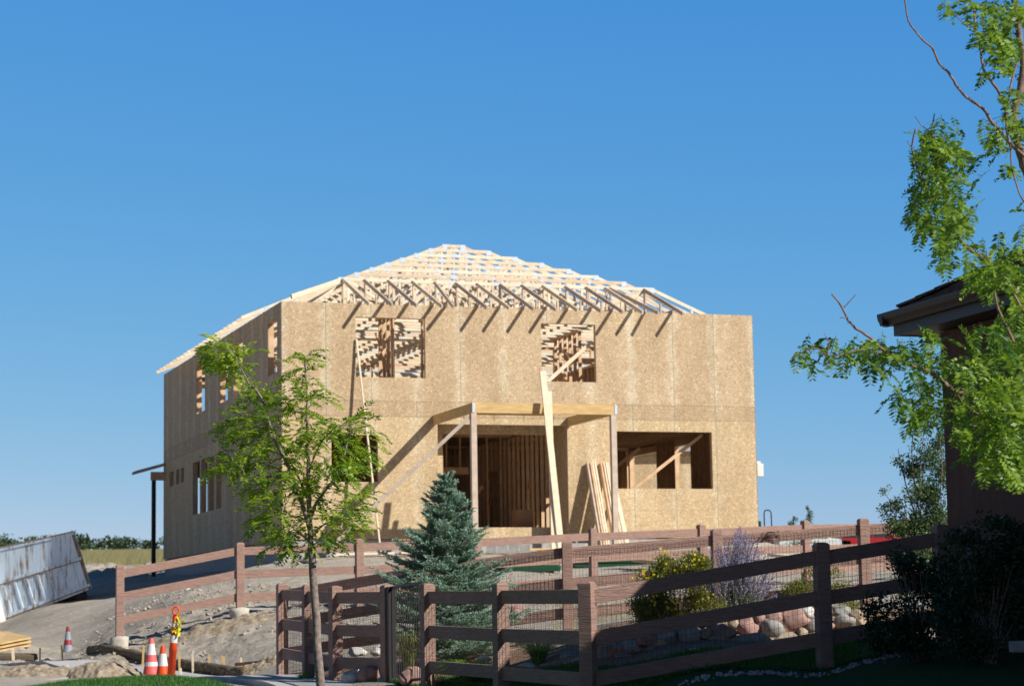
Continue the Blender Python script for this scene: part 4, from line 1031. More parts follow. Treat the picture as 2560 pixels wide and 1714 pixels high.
# sheet stacks with green edges
def stack(px0, px1, ytop, ybot, Y, label, n=5, depth=1.2):
    a, b_ = at(px0, ybot, Y), at(px1, ybot - 3, Y + .25); h = (ybot - ytop) / F_PX * Y
    s_ = thing('board_stack', (a + b_) / 2, label, 'board stack', 'green-edged stacks of sheets')
    d = (b_ - a); bk = Vector((-d.y, d.x, 0)).normalized() * depth
    for k in range(n):
        j = Vector((rnd(-.03, .03), rnd(-.02, .02), 0)); z0 = h * k / n; z1 = h * (k + 1) / n - .006
        q = [a + j, b_ + j, b_ + j + bk, a + j + bk]; mb = MB()
        mb.add([p + Vector((0, 0, z0)) for p in q] + [p + Vector((0, 0, z1)) for p in q], [(0, 1, 5, 4), (1, 2, 6, 5), (2, 3, 7, 6), (3, 0, 4, 7), (0, 3, 2, 1)])
        sh = mb.build('sheet', 'greenpaint', s_)
        mb = MB(); mb.add([p + Vector((0, 0, z1 + .002)) for p in q], [(0, 1, 2, 3)]); mb.build('sheet_face', 'osb_x', sh)
    return s_


stack(1262, 1402, 1413, 1429, 47.5, 'near stack of strand-board sheets with green edges, right of the spruce')
stack(1435, 1640, 1399, 1417, 50.0, 'longer stack of strand-board sheets with green edges, left of the yellow-flowered shrub')
for i, (x0, y0, x1, y1, Y_, lb) in enumerate(((1560, 1386, 1640, 1397, 49, 'pale board lying across the longer green-edged stack'), (1655, 1388, 1700, 1398, 49, 'short pale board above the yellow-flowered shrub'), (1590, 1400, 1700, 1410, 48, 'reddish plank lying behind the yellow-flowered shrub'), (1640, 1394, 1760, 1402, 50, 'reddish wide plank behind the far fence post'), (1900, 1378, 1960, 1372, 52, 'white-edged board behind the purple bush'), (1930, 1386, 1985, 1392, 51, 'tan board right of the purple bush'))):
    mb = MB(); mb.beam(at(x0, y0, Y_), at(x1, y1, Y_ - 1), .25, .07); tag(mb.build('loose_plank', ['lumber', 'lumber', 'stud', 'stud', 'white', 'lumber'][i], origin=at(x0, y0, Y_)), lb, 'plank', 'loose planks behind the far fence')
# dark machine bits right of house base and clutter by the foundation
c_ = thing('block_pile', at(1240, 1385, 52.5), 'pile of pale concrete blocks before the porch', 'block pile')
for k in range(4):
    p = at(1228 + k * 28, 1372, 52.5); mb = MB(); mb.box(p, (.24, .3, .2)); mb.build('concrete_block', 'concrete', c_)

# ------------------------------------------------------------------ stones
def stone(p, r, mat, label, squash=(1, .8, .75), group=None, seed=None, cat='stone', name='boulder'):
    import bmesh
    bm = bmesh.new(); bmesh.ops.create_icosphere(bm, subdivisions=3, radius=1)
    sd = rnd(0, 100); rz = Matrix.Rotation(rnd(0, 6.28), 3, 'Z')
    pln = [(rvec(), rnd(.56, .84)) for _ in range(11)]
    for v_ in bm.verts:
        c = v_.co.copy()
        for n_, d_ in pln:
            e = c.dot(n_) - d_
            if e > 0: c -= n_ * e * .97
        c *= 1 + noise.noise(c * 1.6 + Vector((sd, 0, 0))) * .2 + noise.noise(c * 4 + Vector((sd, 0, 0))) * .06 + noise.noise(c * 9 + Vector((sd, 0, 0))) * .025
        c = Vector((c.x * squash[0], c.y * squash[1], c.z * squash[2])) * r; v_.co = c
    me_ = bpy.data.meshes.new(name); bm.to_mesh(me_); bm.free(); me_.materials.append(M[mat]); me_.polygons.foreach_set('use_smooth', [True] * len(me_.polygons))
    o_ = bpy.data.objects.new(name, me_); C.objects.link(o_); o_.location = p; o_.rotation_euler = (0, 0, rnd(-.3, .3))
    return tag(o_, label, cat, group)


KOL = {'stone_pink': 'pink', 'stone_grey': 'grey', 'stone_tan': 'tan', 'stone_white': 'whitish'}
# garden wall stones: (px, py, half width px, colour, height ratio)
ws = [(1505, 1640, 30, 'stone_tan', .75), (1538, 1625, 22, 'stone_pink', .7), (1580, 1615, 22, 'stone_grey', .7), (1560, 1650, 28, 'stone_grey', .7), (1612, 1600, 26, 'stone_pink', .6), (1632, 1640, 34, 'stone_grey', .7), (1658, 1605, 20, 'stone_tan', .8),
      (1690, 1640, 38, 'stone_pink', .75), (1672, 1588, 24, 'stone_grey', .7), (1720, 1590, 30, 'stone_grey', .7), (1760, 1585, 16, 'stone_tan', .9), (1797, 1622, 36, 'stone_tan', .95), (1785, 1568, 22, 'stone_pink', .55), (1815, 1585, 26, 'stone_pink', .9),
      (1872, 1610, 50, 'stone_tan', .55), (1870, 1562, 26, 'stone_pink', .9), (1838, 1560, 16, 'stone_tan', .9), (1900, 1550, 17, 'stone_pink', .9), (1926, 1572, 33, 'stone_grey', .65), (1937, 1545, 24, 'stone_pink', .6), (1965, 1600, 34, 'stone_tan', .6),
      (1990, 1548, 34, 'stone_pink', .85), (2012, 1528, 18, 'stone_white', .8), (2030, 1562, 20, 'stone_grey', .9), (2006, 1582, 14, 'stone_tan', .8), (2072, 1567, 20, 'stone_pink', .8), (2110, 1555, 30, 'stone_grey', .7), (2140, 1538, 16, 'stone_tan', .8), (2105, 1527, 20, 'stone_grey', .5), (2150, 1560, 18, 'stone_tan', .7),
      (1752, 1560, 12, 'stone_grey', .7), (1590, 1645, 14, 'stone_white', .7), (1740, 1630, 22, 'stone_grey', .9), (2040, 1595, 24, 'stone_pink', .7)]
order = sorted(range(len(ws)), key=lambda i: ws[i][0]); wsl = {}
ORD = ['first', 'second', 'third', 'fourth', 'fifth', 'sixth', 'seventh', 'eighth', 'ninth', 'tenth', 'eleventh', 'twelfth']
for key in ('stone_pink', 'stone_grey', 'stone_tan', 'stone_white'):
    l_ = [i for i in order if ws[i][3] == key]
    for q_, i in enumerate(l_):
        h_ = len(l_) / 2; sz = 'large' if ws[i][2] > 32 else ('medium' if ws[i][2] > 21 else 'small')
        wsl[i] = f'{sz} {KOL[key]} stone, {ORD[q_] if q_ < h_ else ORD[len(l_) - 1 - q_]} {KOL[key]} one from the {"left" if q_ < h_ else "right"} in the garden rock wall'
for i, (x_, y_, r_, mt, q_) in enumerate(ws):
    dep = 24.0 + (1 if y_ < 1575 and x_ > 1700 else 0) * .35 + (x_ - 1800) / 4000
    p = at(x_, y_, dep); rr_ = r_ / F_PX * dep * 1.3
    size = 'large' if r_ > 32 else ('medium' if r_ > 21 else 'small')
    side_ = 'left end' if x_ < 1640 else ('left half' if x_ < 1790 else ('middle' if x_ < 1930 else ('right half' if x_ < 2040 else 'right end')))
    row = 'upper' if (x_ > 1750 and y_ < 1575) or (x_ <= 1750 and y_ < 1612) else 'lower'
    stone(p, rr_, mt, wsl[i], (1, .7, q_ * 1.05), 'stones of the garden rock wall', name='wall_stone')
wl = {}
fs_ = [(871, 1693, 24, 'stone_white', .9, 26.9, 'tall white boulder beside the third fence post'), (925, 1690, 30, 'stone_pink', .8, 26.8, 'round pinkish boulder left of the gate'), (895, 1673, 16, 'stone_white', .6, 27.3, 'small white stone on top of the boulders left of the gate'), (895, 1627, 22, 'stone_white', .6, 29.2, 'flat white stone lying behind the fence, left of the gate'), (944, 1628, 16, 'stone_white', .9, 29.2, 'pointed white stone near the gate post'),
       (810, 1668, 14, 'stone_grey', .8, 28.8, 'grey stone beside the young tree trunk'), (955, 1700, 14, 'stone_grey', .6, 26.6, 'small grey stone at the foot of the gate post'), (1025, 1690, 34, 'stone_pink', .7, 25.9, 'pink boulder seen through the gate bars'), (1318, 1664, 22, 'stone_white', .5, 24.8, 'flat white stone in the mulch right of the daylily'),
       (1365, 1667, 16, 'stone_grey', .7, 24.6, 'small grey stone left of the nearest lit post'), (1395, 1665, 26, 'stone_pink', .7, 24.5, 'pink stone left of the nearest lit post'), (1420, 1640, 20, 'stone_grey', .6, 24.7, 'grey stone behind the nearest lit post'), (1425, 1678, 18, 'stone_tan', .5, 24.2, 'tan stone low beside the nearest lit post'), (1212, 1645, 18, 'stone_white', .6, 25.6, 'white stone behind the daylily under the spruce'), (1292, 1530, 20, 'stone_pink', 1.3, 28.6, 'upright dark pink rock behind the fence right of the spruce'),
       (1098, 1700, 14, 'stone_tan', .9, 25.4, 'tan stone at the foot of the gate latch post'), (1230, 1690, 12, 'stone_grey', .6, 25.2, 'little grey stone on the lawn edge'), (1470, 1620, 10, 'stone_grey', .8, 24.6, 'little grey stone right of the nearest lit post')]
for x_, y_, r_, mt, q_, dep, lb in fs_: stone(at(x_, y_, dep), r_ / F_PX * dep * 1.12, mt, lb, (1, .8, q_), 'garden boulders')
cl = [(688, 1435), (735, 1432), (718, 1441), (800, 1436), (822, 1432), (842, 1437), (760, 1446), (700, 1396), (770, 1400)]
cls = ['leftmost pale clod', 'dark clod beside the leftmost', 'low clod of the left group', 'pale flat clod left of the fence post', 'pale clod touching the fence post', 'small clod right of that post', 'lowest small clod', 'grey clod near the house corner', 'wide grey clod below the front wall']
for (x_, y_), lb in zip(cl, cls): Y_ = 46 if y_ > 1420 else 53; p = at(x_, y_, Y_); stone(Vector((p.x, p.y, hgt(p.x, p.y) + .05)), rnd(.1, .2), 'stone_grey', lb + ' on the dirt between fence and house', (1.3, .9, .55), 'clods on the dirt', cat='clod', name='dirt_clod')
p = at(468, 1476, 46); stone(p, .11, 'stone_white', 'bright white bag lying alone on the dirt slope', (1.1, .8, .6), cat='bag', name='litter_bag')
# scattered gravel near the right lawn edge
mb = MB()
for k in range(200):
    f = rnd(0, 1); x_ = 1700 + f * 560; y_ = 1722 - f * 62 + random.gauss(0, 4); Y_ = 20.9 + f * .9 + rnd(-.15, .15); p = at(x_, y_, Y_)
    p.z = hgt(p.x, p.y) + .015; r_ = rnd(.008, .028); ro = Matrix.Rotation(rnd(0, 3), 3, rvec()); mb.box(p, (r_ * 1.6, r_ * 1.3, r_), ro)
tag(mb.build('gravel_strip', 'concrete'), 'strip of small grey gravel at the edge of the shaded lawn', 'gravel', kind='stuff')
mb = MB()
for k in range(1800):
    p = Vector((rnd(-9, 1), rnd(36, 50), 0)); p.z = hgt(p.x, p.y) + .01; r_ = abs(random.gauss(0, .014)) + .008; mb.box(p, (r_ * 1.8, r_ * 1.4, r_), Matrix.Rotation(rnd(0, 3), 3, rvec()))
tag(mb.build('dirt_crumbs', 'dirt'), 'small clods and pebbles strewn over the bare plot', 'clods', kind='stuff')
mb = MB(); p = at(2546, 1615, 19.5); mb.box(p, (.14, .14, .1)); tag(mb.build('paver_block', 'stone_grey', origin=p, bev=.01), 'pale block standing in the shade at the right edge', 'block')


# ------------------------------------------------------------------ foliage
def frond(mb, base, d, L, n=9, lw=.3, droop=.6, tint=None):
    """pinnate leaf: paired leaflets along a drooping stalk"""
    d = d.normalized(); p = base.copy(); seg = L / n; t0 = rnd(0, 1) if tint is None else tint
    for i in range(n):
        d = (d + Vector((0, 0, -droop / n))).normalized(); q = p + d * seg
        s = d.cross(Vector((0, 0, 1)));
        if s.length < .1: s = Vector((1, 0, 0))
        s.normalize(); up = s.cross(d).normalized(); ll = L * lw * (math.sin((i + .8) / (n + .6) * math.pi) * .6 + .4)
        for sg in (-1, 1):
            o_ = (s * sg + d * .55 + up * rnd(-.35, .25)).normalized(); wv = (d * .9 - s * sg * .3).normalized() * ll * .165 + up * rnd(-.01, .01)
            c = q + o_ * ll * .5; tip = q + o_ * ll
            mb.add([q, c + wv, tip, c - wv], [(0, 1, 2, 3)], max(0, min(1, t0 + rnd(-.25, .25))))
        if i % 3 == 2 or i == n - 1: mb.beam(base if i < 3 else mid, q, .0015, .0015); mid = q.copy()
        p = q


def crv(P, n=4):
    "Catmull-Rom through the points"
    out = []
    for i in range(len(P) - 1):
        p0 = P[max(i - 1, 0)]; p1 = P[i]; p2 = P[i + 1]; p3 = P[min(i + 2, len(P) - 1)]
        for k in range(n):
            t_ = k / n; out.append(.5 * ((2 * p1) + (-p0 + p2) * t_ + (2 * p0 - 5 * p1 + 4 * p2 - p3) * t_ ** 2 + (-p0 + 3 * p1 - 3 * p2 + p3) * t_ ** 3))
    out.append(P[-1]); return out


def limb(mb, pix, Y0, Y1, r0, r1, n=6):
    P = [at(x_, y_, Y0 + (Y1 - Y0) * i / (len(pix) - 1)) for i, (x_, y_) in enumerate(pix)]; Q_ = crv(P, 4)
    Q_ = [q + rvec() * r0 * .18 for q in Q_]
    mb.tube(Q_, [r0 + (r1 - r0) * i / (len(Q_) - 1) for i in range(len(Q_))], n); return Q_


# young honeylocust, left of centre
TY = 22.0
gt = at(806, 1800, TY); gt.z = hgt(gt.x, gt.y)
tree = thing('young_honeylocust', gt, 'young feathery green tree with slim trunk in front of the unfinished house', 'tree')
mb = MB(); tw = []
trunk_top = at(778, 1367, TY)
tw += limb(mb, [(808, 1835), (801, 1714), (788, 1505), (778, 1367)], TY, TY, .048, .036, 10)
limbs = [([(778, 1367), (773, 1270), (770, 1150), (768, 1050), (766, 960), (762, 890)], 22, 22.1, .03, .005), ([(776, 1340), (764, 1285), (735, 1200), (690, 1100), (671, 1052), (661, 1011), (640, 975), (623, 960), (590, 895), (560, 862)], 22, 21.4, .024, .006),
         ([(775, 1310), (746, 1243), (703, 1196), (650, 1192), (600, 1189), (570, 1175)], 22, 21.6, .016, .004), ([(775, 1300), (795, 1250), (840, 1190), (860, 1140), (872, 1090), (878, 1062)], 22, 22.5, .02, .005),
         ([(776, 1350), (745, 1330), (715, 1300), (690, 1290)], 22, 21.5, .014, .004), ([(777, 1345), (810, 1310), (850, 1290), (880, 1275)], 22, 22.5, .013, .004), ([(770, 1250), (730, 1160), (690, 1130), (640, 1110)], 22, 22.6, .013, .004), ([(771, 1180), (800, 1110), (830, 1075), (850, 1060)], 22, 21.6, .01, .003)]
for pix, a, b_, r0, r1 in limbs: tw += limb(mb, pix, a, b_, r0, r1)[4:]
mb.build('trunk', 'bark', tree, smooth=True)
mass = [(545, 875, 34, 26), (588, 890, 36, 26), (610, 925, 28, 10), (760, 900, 34, 12), (755, 945, 34, 12), (775, 1000, 48, 22), (720, 1000, 30, 10), (640, 1000, 36, 20), (690, 1030, 40, 18), (620, 1060, 40, 22), (660, 1100, 44, 26), (575, 1075, 26, 12),
        (600, 1150, 46, 24), (560, 1165, 30, 10), (650, 1180, 50, 26), (710, 1140, 50, 28), (760, 1100, 40, 18), (800, 1070, 36, 14), (850, 1080, 40, 22), (895, 1060, 30, 10), (880, 1130, 46, 24), (925, 1080, 16, 4), (840, 1170, 50, 24), (790, 1190, 44, 18), (720, 1220, 50, 30),
        (670, 1250, 46, 22), (700, 1310, 52, 34), (650, 1290, 26, 8), (745, 1350, 44, 26), (790, 1290, 46, 24), (840, 1260, 46, 24), (890, 1240, 30, 10), (850, 1320, 40, 20), (900, 1290, 24, 8), (690, 1355, 30, 12), (810, 1350, 30, 12), (640, 1220, 30, 8)]
mb = MB()
for x_, y_, r_, n_ in mass:
    for k in range(int(n_ * (.95 if y_ > 1180 else 1.2))):
        a = rnd(0, 6.28); rr_ = r_ * math.sqrt(rnd(0, 1)); p = at(x_ + math.cos(a) * rr_, y_ + math.sin(a) * rr_ * .8, TY + random.gauss(0, .32))
        near = min(tw, key=lambda q: (q - p).length_squared); out = (p - near); d = (out.normalized() if out.length > .01 else rvec()) * .6 + rvec() * .5 + Vector((math.copysign(.3, out.x), 0, .25))
        frond(mb, p - d.normalized() * .05, d, rnd(.18, .30), 9, .31, rnd(.6, 1.5))
for q in tw[14:]:
    for k in range(2): frond(mb, q, rvec() + Vector((0, 0, .3)), rnd(.1, .17), 8, .22, .8)
mb.build('crown', 'leaf', tree)
mb = MB()
for x_, y_, r_, n_ in mass:
    p = at(x_, y_, TY + rnd(-.2, .2)); near = min(tw, key=lambda q: (q - p).length_squared)
    mb.tube(crv([near, near.lerp(p, .5) + Vector((0, 0, .02)), p], 3), [.006, .005, .005, .004, .004, .003, .002][:7], 5)
tag(mb.build('twigs', 'bark', tree), kind='stuff')

# honeylocust at the right edge, near
def r1(x, y): return (1960 + .3827 * x, .3827 * y)
def r2(x, y): return (1960 + .3827 * x, 550 + .3827 * y)
RY = 11.5
rb = at(2760, 1700, RY + .3); rb.z = hgt(rb.x, rb.y)
rt = thing('near_honeylocust', rb, 'near feathery green tree with bare shoots, hanging in at the right edge', 'tree')
mb = MB(); tw = []
T0 = Vector((rb.x, rb.y, rb.z - .1)); TT = at(2640, -200, RY + .2); Q_ = crv([T0, at(2730, 1300, RY + .3), at(2680, 700, RY + .25), at(2640, 100, RY + .2), TT], 6)
mb.tube(Q_, [.07 - .035 * i / (len(Q_) - 1) for i in range(len(Q_))], 12)
lm_ = [([r1(1640, 1250), r1(1568, 1080), r1(1530, 960), r1(1500, 760), r1(1560, 500), r1(1530, 200), r1(1500, 0), r1(1480, -200)], RY + .2, RY, .026, .013),
       ([r1(1660, 1150), r1(1568, 1020), r1(1500, 960), r1(1440, 890), r1(1345, 780), r1(1300, 710), r1(1210, 650), r1(1140, 580), r1(1075, 475), r1(1020, 425), r1(970, 320), r1(900, 255), r1(815, 140), r1(790, 0), r1(780, -80)], RY + .1, RY - .3, .011, .0035),
       ([r1(1640, 1100), r1(1568, 1000), r1(1490, 900), r1(1460, 800), r1(1440, 700), r1(1410, 610), r1(1330, 500), r1(1295, 420), r1(1280, 290), r1(1245, 200), r1(1245, 90), r1(1215, 0), r1(1180, -100)], RY + .1, RY + .4, .010, .005),
       ([r1(1245, 215), r1(1215, 190), r1(1150, 130), r1(1110, 90), r1(1060, 75)], RY + .35, RY + .2, .004, .002), ([r1(1250, 85), r1(1280, 40), r1(1330, 0)], RY + .35, RY + .3, .004, .003),
       ([r1(1525, 410), r1(1490, 520), r1(1465, 680), r1(1450, 830), r1(1480, 970), r1(1490, 1100), r1(1550, 1290), r1(1600, 1330)], RY - .1, RY - .3, .006, .004),
       ([r2(1700, 640), r2(1568, 520), r2(1450, 400), r2(1335, 275), r2(1250, 215), r2(1180, 160), r2(1130, 100), r1(1060, 1420), r1(1050, 1300), r1(1010, 1130), r1(990, 990), r1(965, 860), r1(985, 740)], RY + .2, RY - .1, .017, .003),
       ([r1(1000, 1330), r1(900, 1170), r1(860, 1060), r1(835, 960), r1(860, 840)], RY - .1, RY - .3, .006, .004), ([r1(965, 870), r1(900, 820), r1(855, 760)], RY - .1, RY - .1, .003, .002), ([r1(835, 970), r1(805, 920)], RY - .3, RY - .3, .003, .002), ([r1(900, 1290), r1(840, 1340), r1(810, 1290)], RY - .1, RY, .004, .002),
       ([r2(1335, 275), r2(1325, 230), r2(1320, 195)], RY + .1, RY + .1, .006, .003), ([r2(1500, 800), r2(1450, 690), r2(1400, 580), r2(1370, 450)], RY - .3, RY - .35, .009, .006), ([r2(1640, 700), r2(1568, 600), r2(1500, 480)], RY - .2, RY - .2, .009, .007),
       ([r2(1750, 1350), r2(1568, 1290), r2(1400, 1220), r2(1250, 1160), r2(1110, 1110), r2(1030, 1050), r2(950, 990), r2(850, 955), r2(750, 910), r2(650, 850), r2(560, 770), r2(440, 680), r2(370, 560), r2(310, 480)], RY + .2, RY - .4, .018, .004),
       ([r2(650, 870), r2(560, 855), r2(480, 850), r2(380, 880), r2(280, 880), r2(220, 840), r2(150, 850), r2(50, 905)], RY - .3, RY - .5, .006, .002), ([r2(390, 570), r2(430, 530), r2(470, 485)], RY - .4, RY - .4, .003, .002), ([r2(410, 635), r2(365, 637)], RY - .4, RY - .4, .003, .002), ([r2(440, 680), r2(410, 670)], RY - .4, RY - .4, .002, .001),
       ([r2(945, 975), r2(965, 830), r2(960, 720)], RY, RY + .1, .004, .002), ([r2(1750, 1560), r2(1568, 1460), r2(1400, 1380), r2(1210, 1340), r2(1060, 1310), r2(1010, 1250), r2(920, 1220), r2(860, 1180), r2(700, 1160)], RY + .3, RY + .3, .011, .003),
       ([r2(1310, 1290), r2(1240, 1250), r2(1170, 1190), r2(1120, 1140)], RY - .2, RY - .3, .006, .009), ([r2(280, 880), r2(295, 800), r2(260, 735)], RY - .45, RY - .45, .003, .0015)]
for pix, a, b_, r0, rr_ in lm_: tw += limb(mb, pix, a, b_, r0, rr_, 7)
mb.build('trunk', 'redbark', rt, smooth=True)
massR = [  # in source pixels: x, y, spread, count
    *[(*r1(x, y), s * .3827, n) for x, y, s, n in ((1060, 60, 50, 4), (1160, 20, 60, 5), (1210, 120, 30, 2), (1320, 60, 60, 6), (1420, 80, 90, 16), (1330, 180, 60, 9), (1400, 250, 80, 11), (1290, 240, 40, 4), (1540, 60, 80, 12), (1480, 330, 80, 11), (1370, 380, 60, 7), (1440, 440, 50, 5), (1310, 480, 25, 3),
      (1500, 600, 50, 5), (1470, 660, 40, 4), (1340, 850, 60, 6), (1400, 900, 60, 5), (1380, 1000, 40, 3), (1520, 780, 60, 7), (1560, 860, 50, 5), (1450, 1100, 50, 3), (1560, 1330, 60, 3), (1100, 830, 50, 3), (930, 880, 50, 6), (1000, 900, 70, 9), (1100, 920, 60, 8), (930, 980, 60, 8), (1060, 1000, 80, 11), (1150, 1000, 40, 4), (890, 1060, 45, 5),
      (1000, 1100, 90, 13), (1140, 1090, 60, 6), (1220, 1050, 40, 2), (1220, 1160, 30, 3), (900, 1170, 60, 6), (1060, 1190, 70, 8), (860, 1250, 60, 7), (960, 1260, 80, 12), (1100, 1280, 70, 9), (1180, 1340, 50, 6), (870, 1360, 60, 8), (980, 1380, 80, 12), (1090, 1400, 70, 9), (1190, 1440, 50, 6), (830, 1430, 35, 4), (940, 1480, 60, 6))],
    *[(*r2(x, y), s * .3827, n) for x, y, s, n in ((1000, 30, 60, 6), (1100, 80, 60, 7), (1030, 130, 60, 6), (1080, 200, 60, 7), (1190, 60, 50, 4), (1250, 170, 50, 4), (1060, 260, 40, 4), (1420, 150, 50, 3), (1520, 110, 40, 2), (1300, 300, 90, 9), (1400, 300, 80, 10), (1500, 300, 90, 12), (1250, 380, 90, 10), (1340, 430, 80, 8), (1550, 200, 50, 3), (1480, 430, 70, 8), (1540, 500, 60, 6),
      (1400, 660, 70, 7), (1500, 660, 70, 9), (1550, 760, 70, 10), (1250, 800, 60, 6), (1380, 760, 70, 8), (1450, 850, 90, 12), (1550, 900, 80, 11), (1330, 900, 80, 8), (1220, 920, 60, 4), (1080, 900, 50, 4), (1090, 990, 60, 6), (1200, 1000, 60, 5), (1350, 1020, 90, 12), (1480, 1020, 90, 12), (1560, 1080, 80, 11),
      (1250, 1120, 70, 7), (1350, 1150, 90, 12), (1460, 1180, 90, 13), (1550, 1220, 80, 12), (1150, 1220, 60, 6), (1250, 1250, 80, 10), (1360, 1290, 90, 13), (1470, 1320, 90, 13), (1560, 1350, 80, 12), (1160, 1330, 60, 7), (1250, 1380, 80, 10), (1340, 1430, 80, 9), (1450, 1470, 90, 12), (1550, 1490, 80, 11), (1200, 1470, 50, 5), (1300, 1540, 60, 6), (1420, 1580, 70, 8), (1530, 1600, 70, 8),
      (1310, 1620, 25, 3), (1490, 1660, 35, 4), (1380, 1640, 30, 2), (680, 1170, 40, 2), (760, 1160, 50, 4), (830, 1150, 50, 4), (740, 1210, 40, 3), (830, 1240, 50, 4), (900, 1190, 50, 4), (950, 1230, 60, 5), (860, 1290, 30, 2), (950, 1300, 40, 3), (790, 1310, 30, 2), (1010, 1180, 50, 4), (1040, 1260, 50, 4),
      (590, 810, 40, 3), (520, 830, 50, 4), (440, 820, 50, 5), (620, 870, 50, 6), (700, 800, 45, 4), (700, 860, 50, 5), (560, 900, 45, 4), (480, 900, 45, 4), (640, 940, 40, 4), (780, 880, 50, 5), (850, 860, 45, 5), (820, 830, 30, 2), (920, 900, 40, 4), (900, 1010, 35, 3), (970, 930, 40, 3), (950, 1080, 40, 4), (1000, 1010, 50, 4), (390, 900, 30, 3), (320, 910, 25, 2), (290, 820, 20, 2), (260, 745, 12, 1), (200, 820, 30, 2), (190, 880, 35, 3), (120, 840, 30, 2), (110, 880, 30, 2), (160, 930, 20, 2),
      (940, 740, 50, 3), (1000, 740, 40, 2), (940, 790, 30, 2), (820, 1060, 25, 2))]]
mb = MB()
for x_, y_, s_, n_ in massR:
    for k in range(int(n_ * .82 + rnd(0, 1))):
        a = rnd(0, 6.28); rr_ = s_ * math.sqrt(rnd(0, 1)) * .9; dep = RY + random.gauss(-.1, .28); p = at(x_ + math.cos(a) * rr_, y_ + math.sin(a) * rr_, dep)
        near = min(tw, key=lambda q: (q - p).length_squared); out = p - near; L_ = rnd(.13, .21)
        d = (out.normalized() if out.length > .01 else rvec()) * .5 + rvec() * .6 + Vector((0, 0, -.1)); st = p - d.normalized() * L_ * .5
        frond(mb, st, d, L_, 9, .29, rnd(.5, 1.3), min(1, max(0, random.gauss(.5, .38))))
        if out.length < .16: mb.beam(near, st, .002, .002)
mb.build('crown', 'leaf2', rt)

# blue spruce
SY = 27.6; sb = at(1122, 1672, SY); sb.z = hgt(sb.x, sb.y)
spz = thing('blue_spruce', sb, 'small blue-green spruce behind the gate, below the porch', 'spruce')
top = at(1113, 1182, SY); HT = top.z - sb.z
mb = MB(); mb.tube([sb - Vector((0, 0, .1)), sb.lerp(top, .5), top], [.055, .03, .004], 8); mb.build('trunk', 'bark', spz, smooth=True)
mb = MB(); tb = MB()


def needles(p, q, dens, L_, tint, wn=.0048):
    d = (q - p); n = max(2, int(d.length * dens)); dn_ = d.normalized()
    for i in range(n):
        b0 = p + d * (i + rnd(0, 1)) / n; o_ = rvec(); o_ = (o_ - dn_ * o_.dot(dn_)).normalized() * .8 + dn_ * .75; o_.normalize(); s = o_.cross(rvec()).normalized() * wn
        mb.add([b0 - s, b0 + s, b0 + o_ * L_], [(0, 1, 2)], max(0, min(1, tint + rnd(-.25, .25))))


f = .04
while f < 1:
    r_ = min(.74, (1 - f) ** 1.02 * 1.06); nb = int(8 + 7 * (1 - f)); z_ = sb.z + HT * f
    if f > .93: nb = 4
    a0 = rnd(0, 6.28)
    for k in range(nb):
        a = a0 + k * 6.283 / nb + rnd(-.25, .25); L_ = r_ * (random.choice((.6, .8, .9, 1.0, 1.15, 1.4)) if f < .6 else random.choice((.55, .8, 1.0, 1.2))) * rnd(.9, 1.1) + .06; b0 = Vector((sb.x + (top.x - sb.x) * f, SY, z_ + rnd(-.03, .03)))
        rise = .12 + .8 * f ** 2 + rnd(-.08, .08); d = Vector((math.cos(a), math.sin(a), rise)).normalized(); P_ = [b0 + d * L_ * u + Vector((0, 0, (u * u * .16 - u * .09) * L_)) for u in (0, .25, .5, .75, 1)]
        tb.tube(P_, [.009, .007, .006, .005, .003], 5); tip = rnd(.2, .6)
        for i in range(4):
            for j in range(4):
                u = (j + rnd(0, 1)) / 4; q = P_[i].lerp(P_[i + 1], u); uu = (i + u) / 4
                if uu < .18: continue
                tl = L_ * (1 - uu) * .42 + .06
                for sg in (-1, 1):
                    s = Vector((-d.y, d.x, 0)) * sg; e = q + (d * .75 + s * .75 + Vector((0, 0, rnd(-.18, .3)))).normalized() * tl * rnd(.7, 1.15)
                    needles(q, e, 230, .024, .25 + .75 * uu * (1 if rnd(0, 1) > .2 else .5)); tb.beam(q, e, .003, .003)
                    if tl > .14:
                        for _ in range(2): m_ = q.lerp(e, rnd(.35, .85)); e2_ = m_ + (d * .8 + s * rnd(-.8, .8) + Vector((0, 0, rnd(-.2, .35)))).normalized() * .075; needles(m_, e2_, 230, .024, .3 + .7 * uu)
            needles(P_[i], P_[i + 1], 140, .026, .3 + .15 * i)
    f += .052 if f < .8 else .045
for k in range(5): needles(top - Vector((0, 0, .22)) + rvec() * .01, top + Vector((rnd(-.05, .05), rnd(-.05, .05), rnd(-.1, .03))), 190, .026, .9)
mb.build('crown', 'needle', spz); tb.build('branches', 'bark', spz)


# leafy shrubs
def leafcloud(mb, c, rx, ry, rz, n, size, tint_lo=0, tint_hi=1, lumps=6, shell=.55):
    ls = [(Vector((rnd(-.6, .6) * rx, rnd(-.6, .6) * ry, rnd(-.5, .6) * rz)), rnd(.42, .72)) for _ in range(lumps)]
    for i in range(n):
        o_, s_ = random.choice(ls); v_ = rvec() * (rnd(shell, 1) if rnd(0, 1) < .7 else rnd(0, 1)); p = c + o_ + Vector((v_.x * rx * s_, v_.y * ry * s_, v_.z * rz * s_))
        a = rvec(); b_ = a.cross(rvec()).normalized(); s = size * rnd(.6, 1.3)
        mb.add([p - a * s, p + b_ * s * .45, p + a * s, p - b_ * s * .45], [(0, 1, 2, 3)], rnd(tint_lo, tint_hi))
    return ls


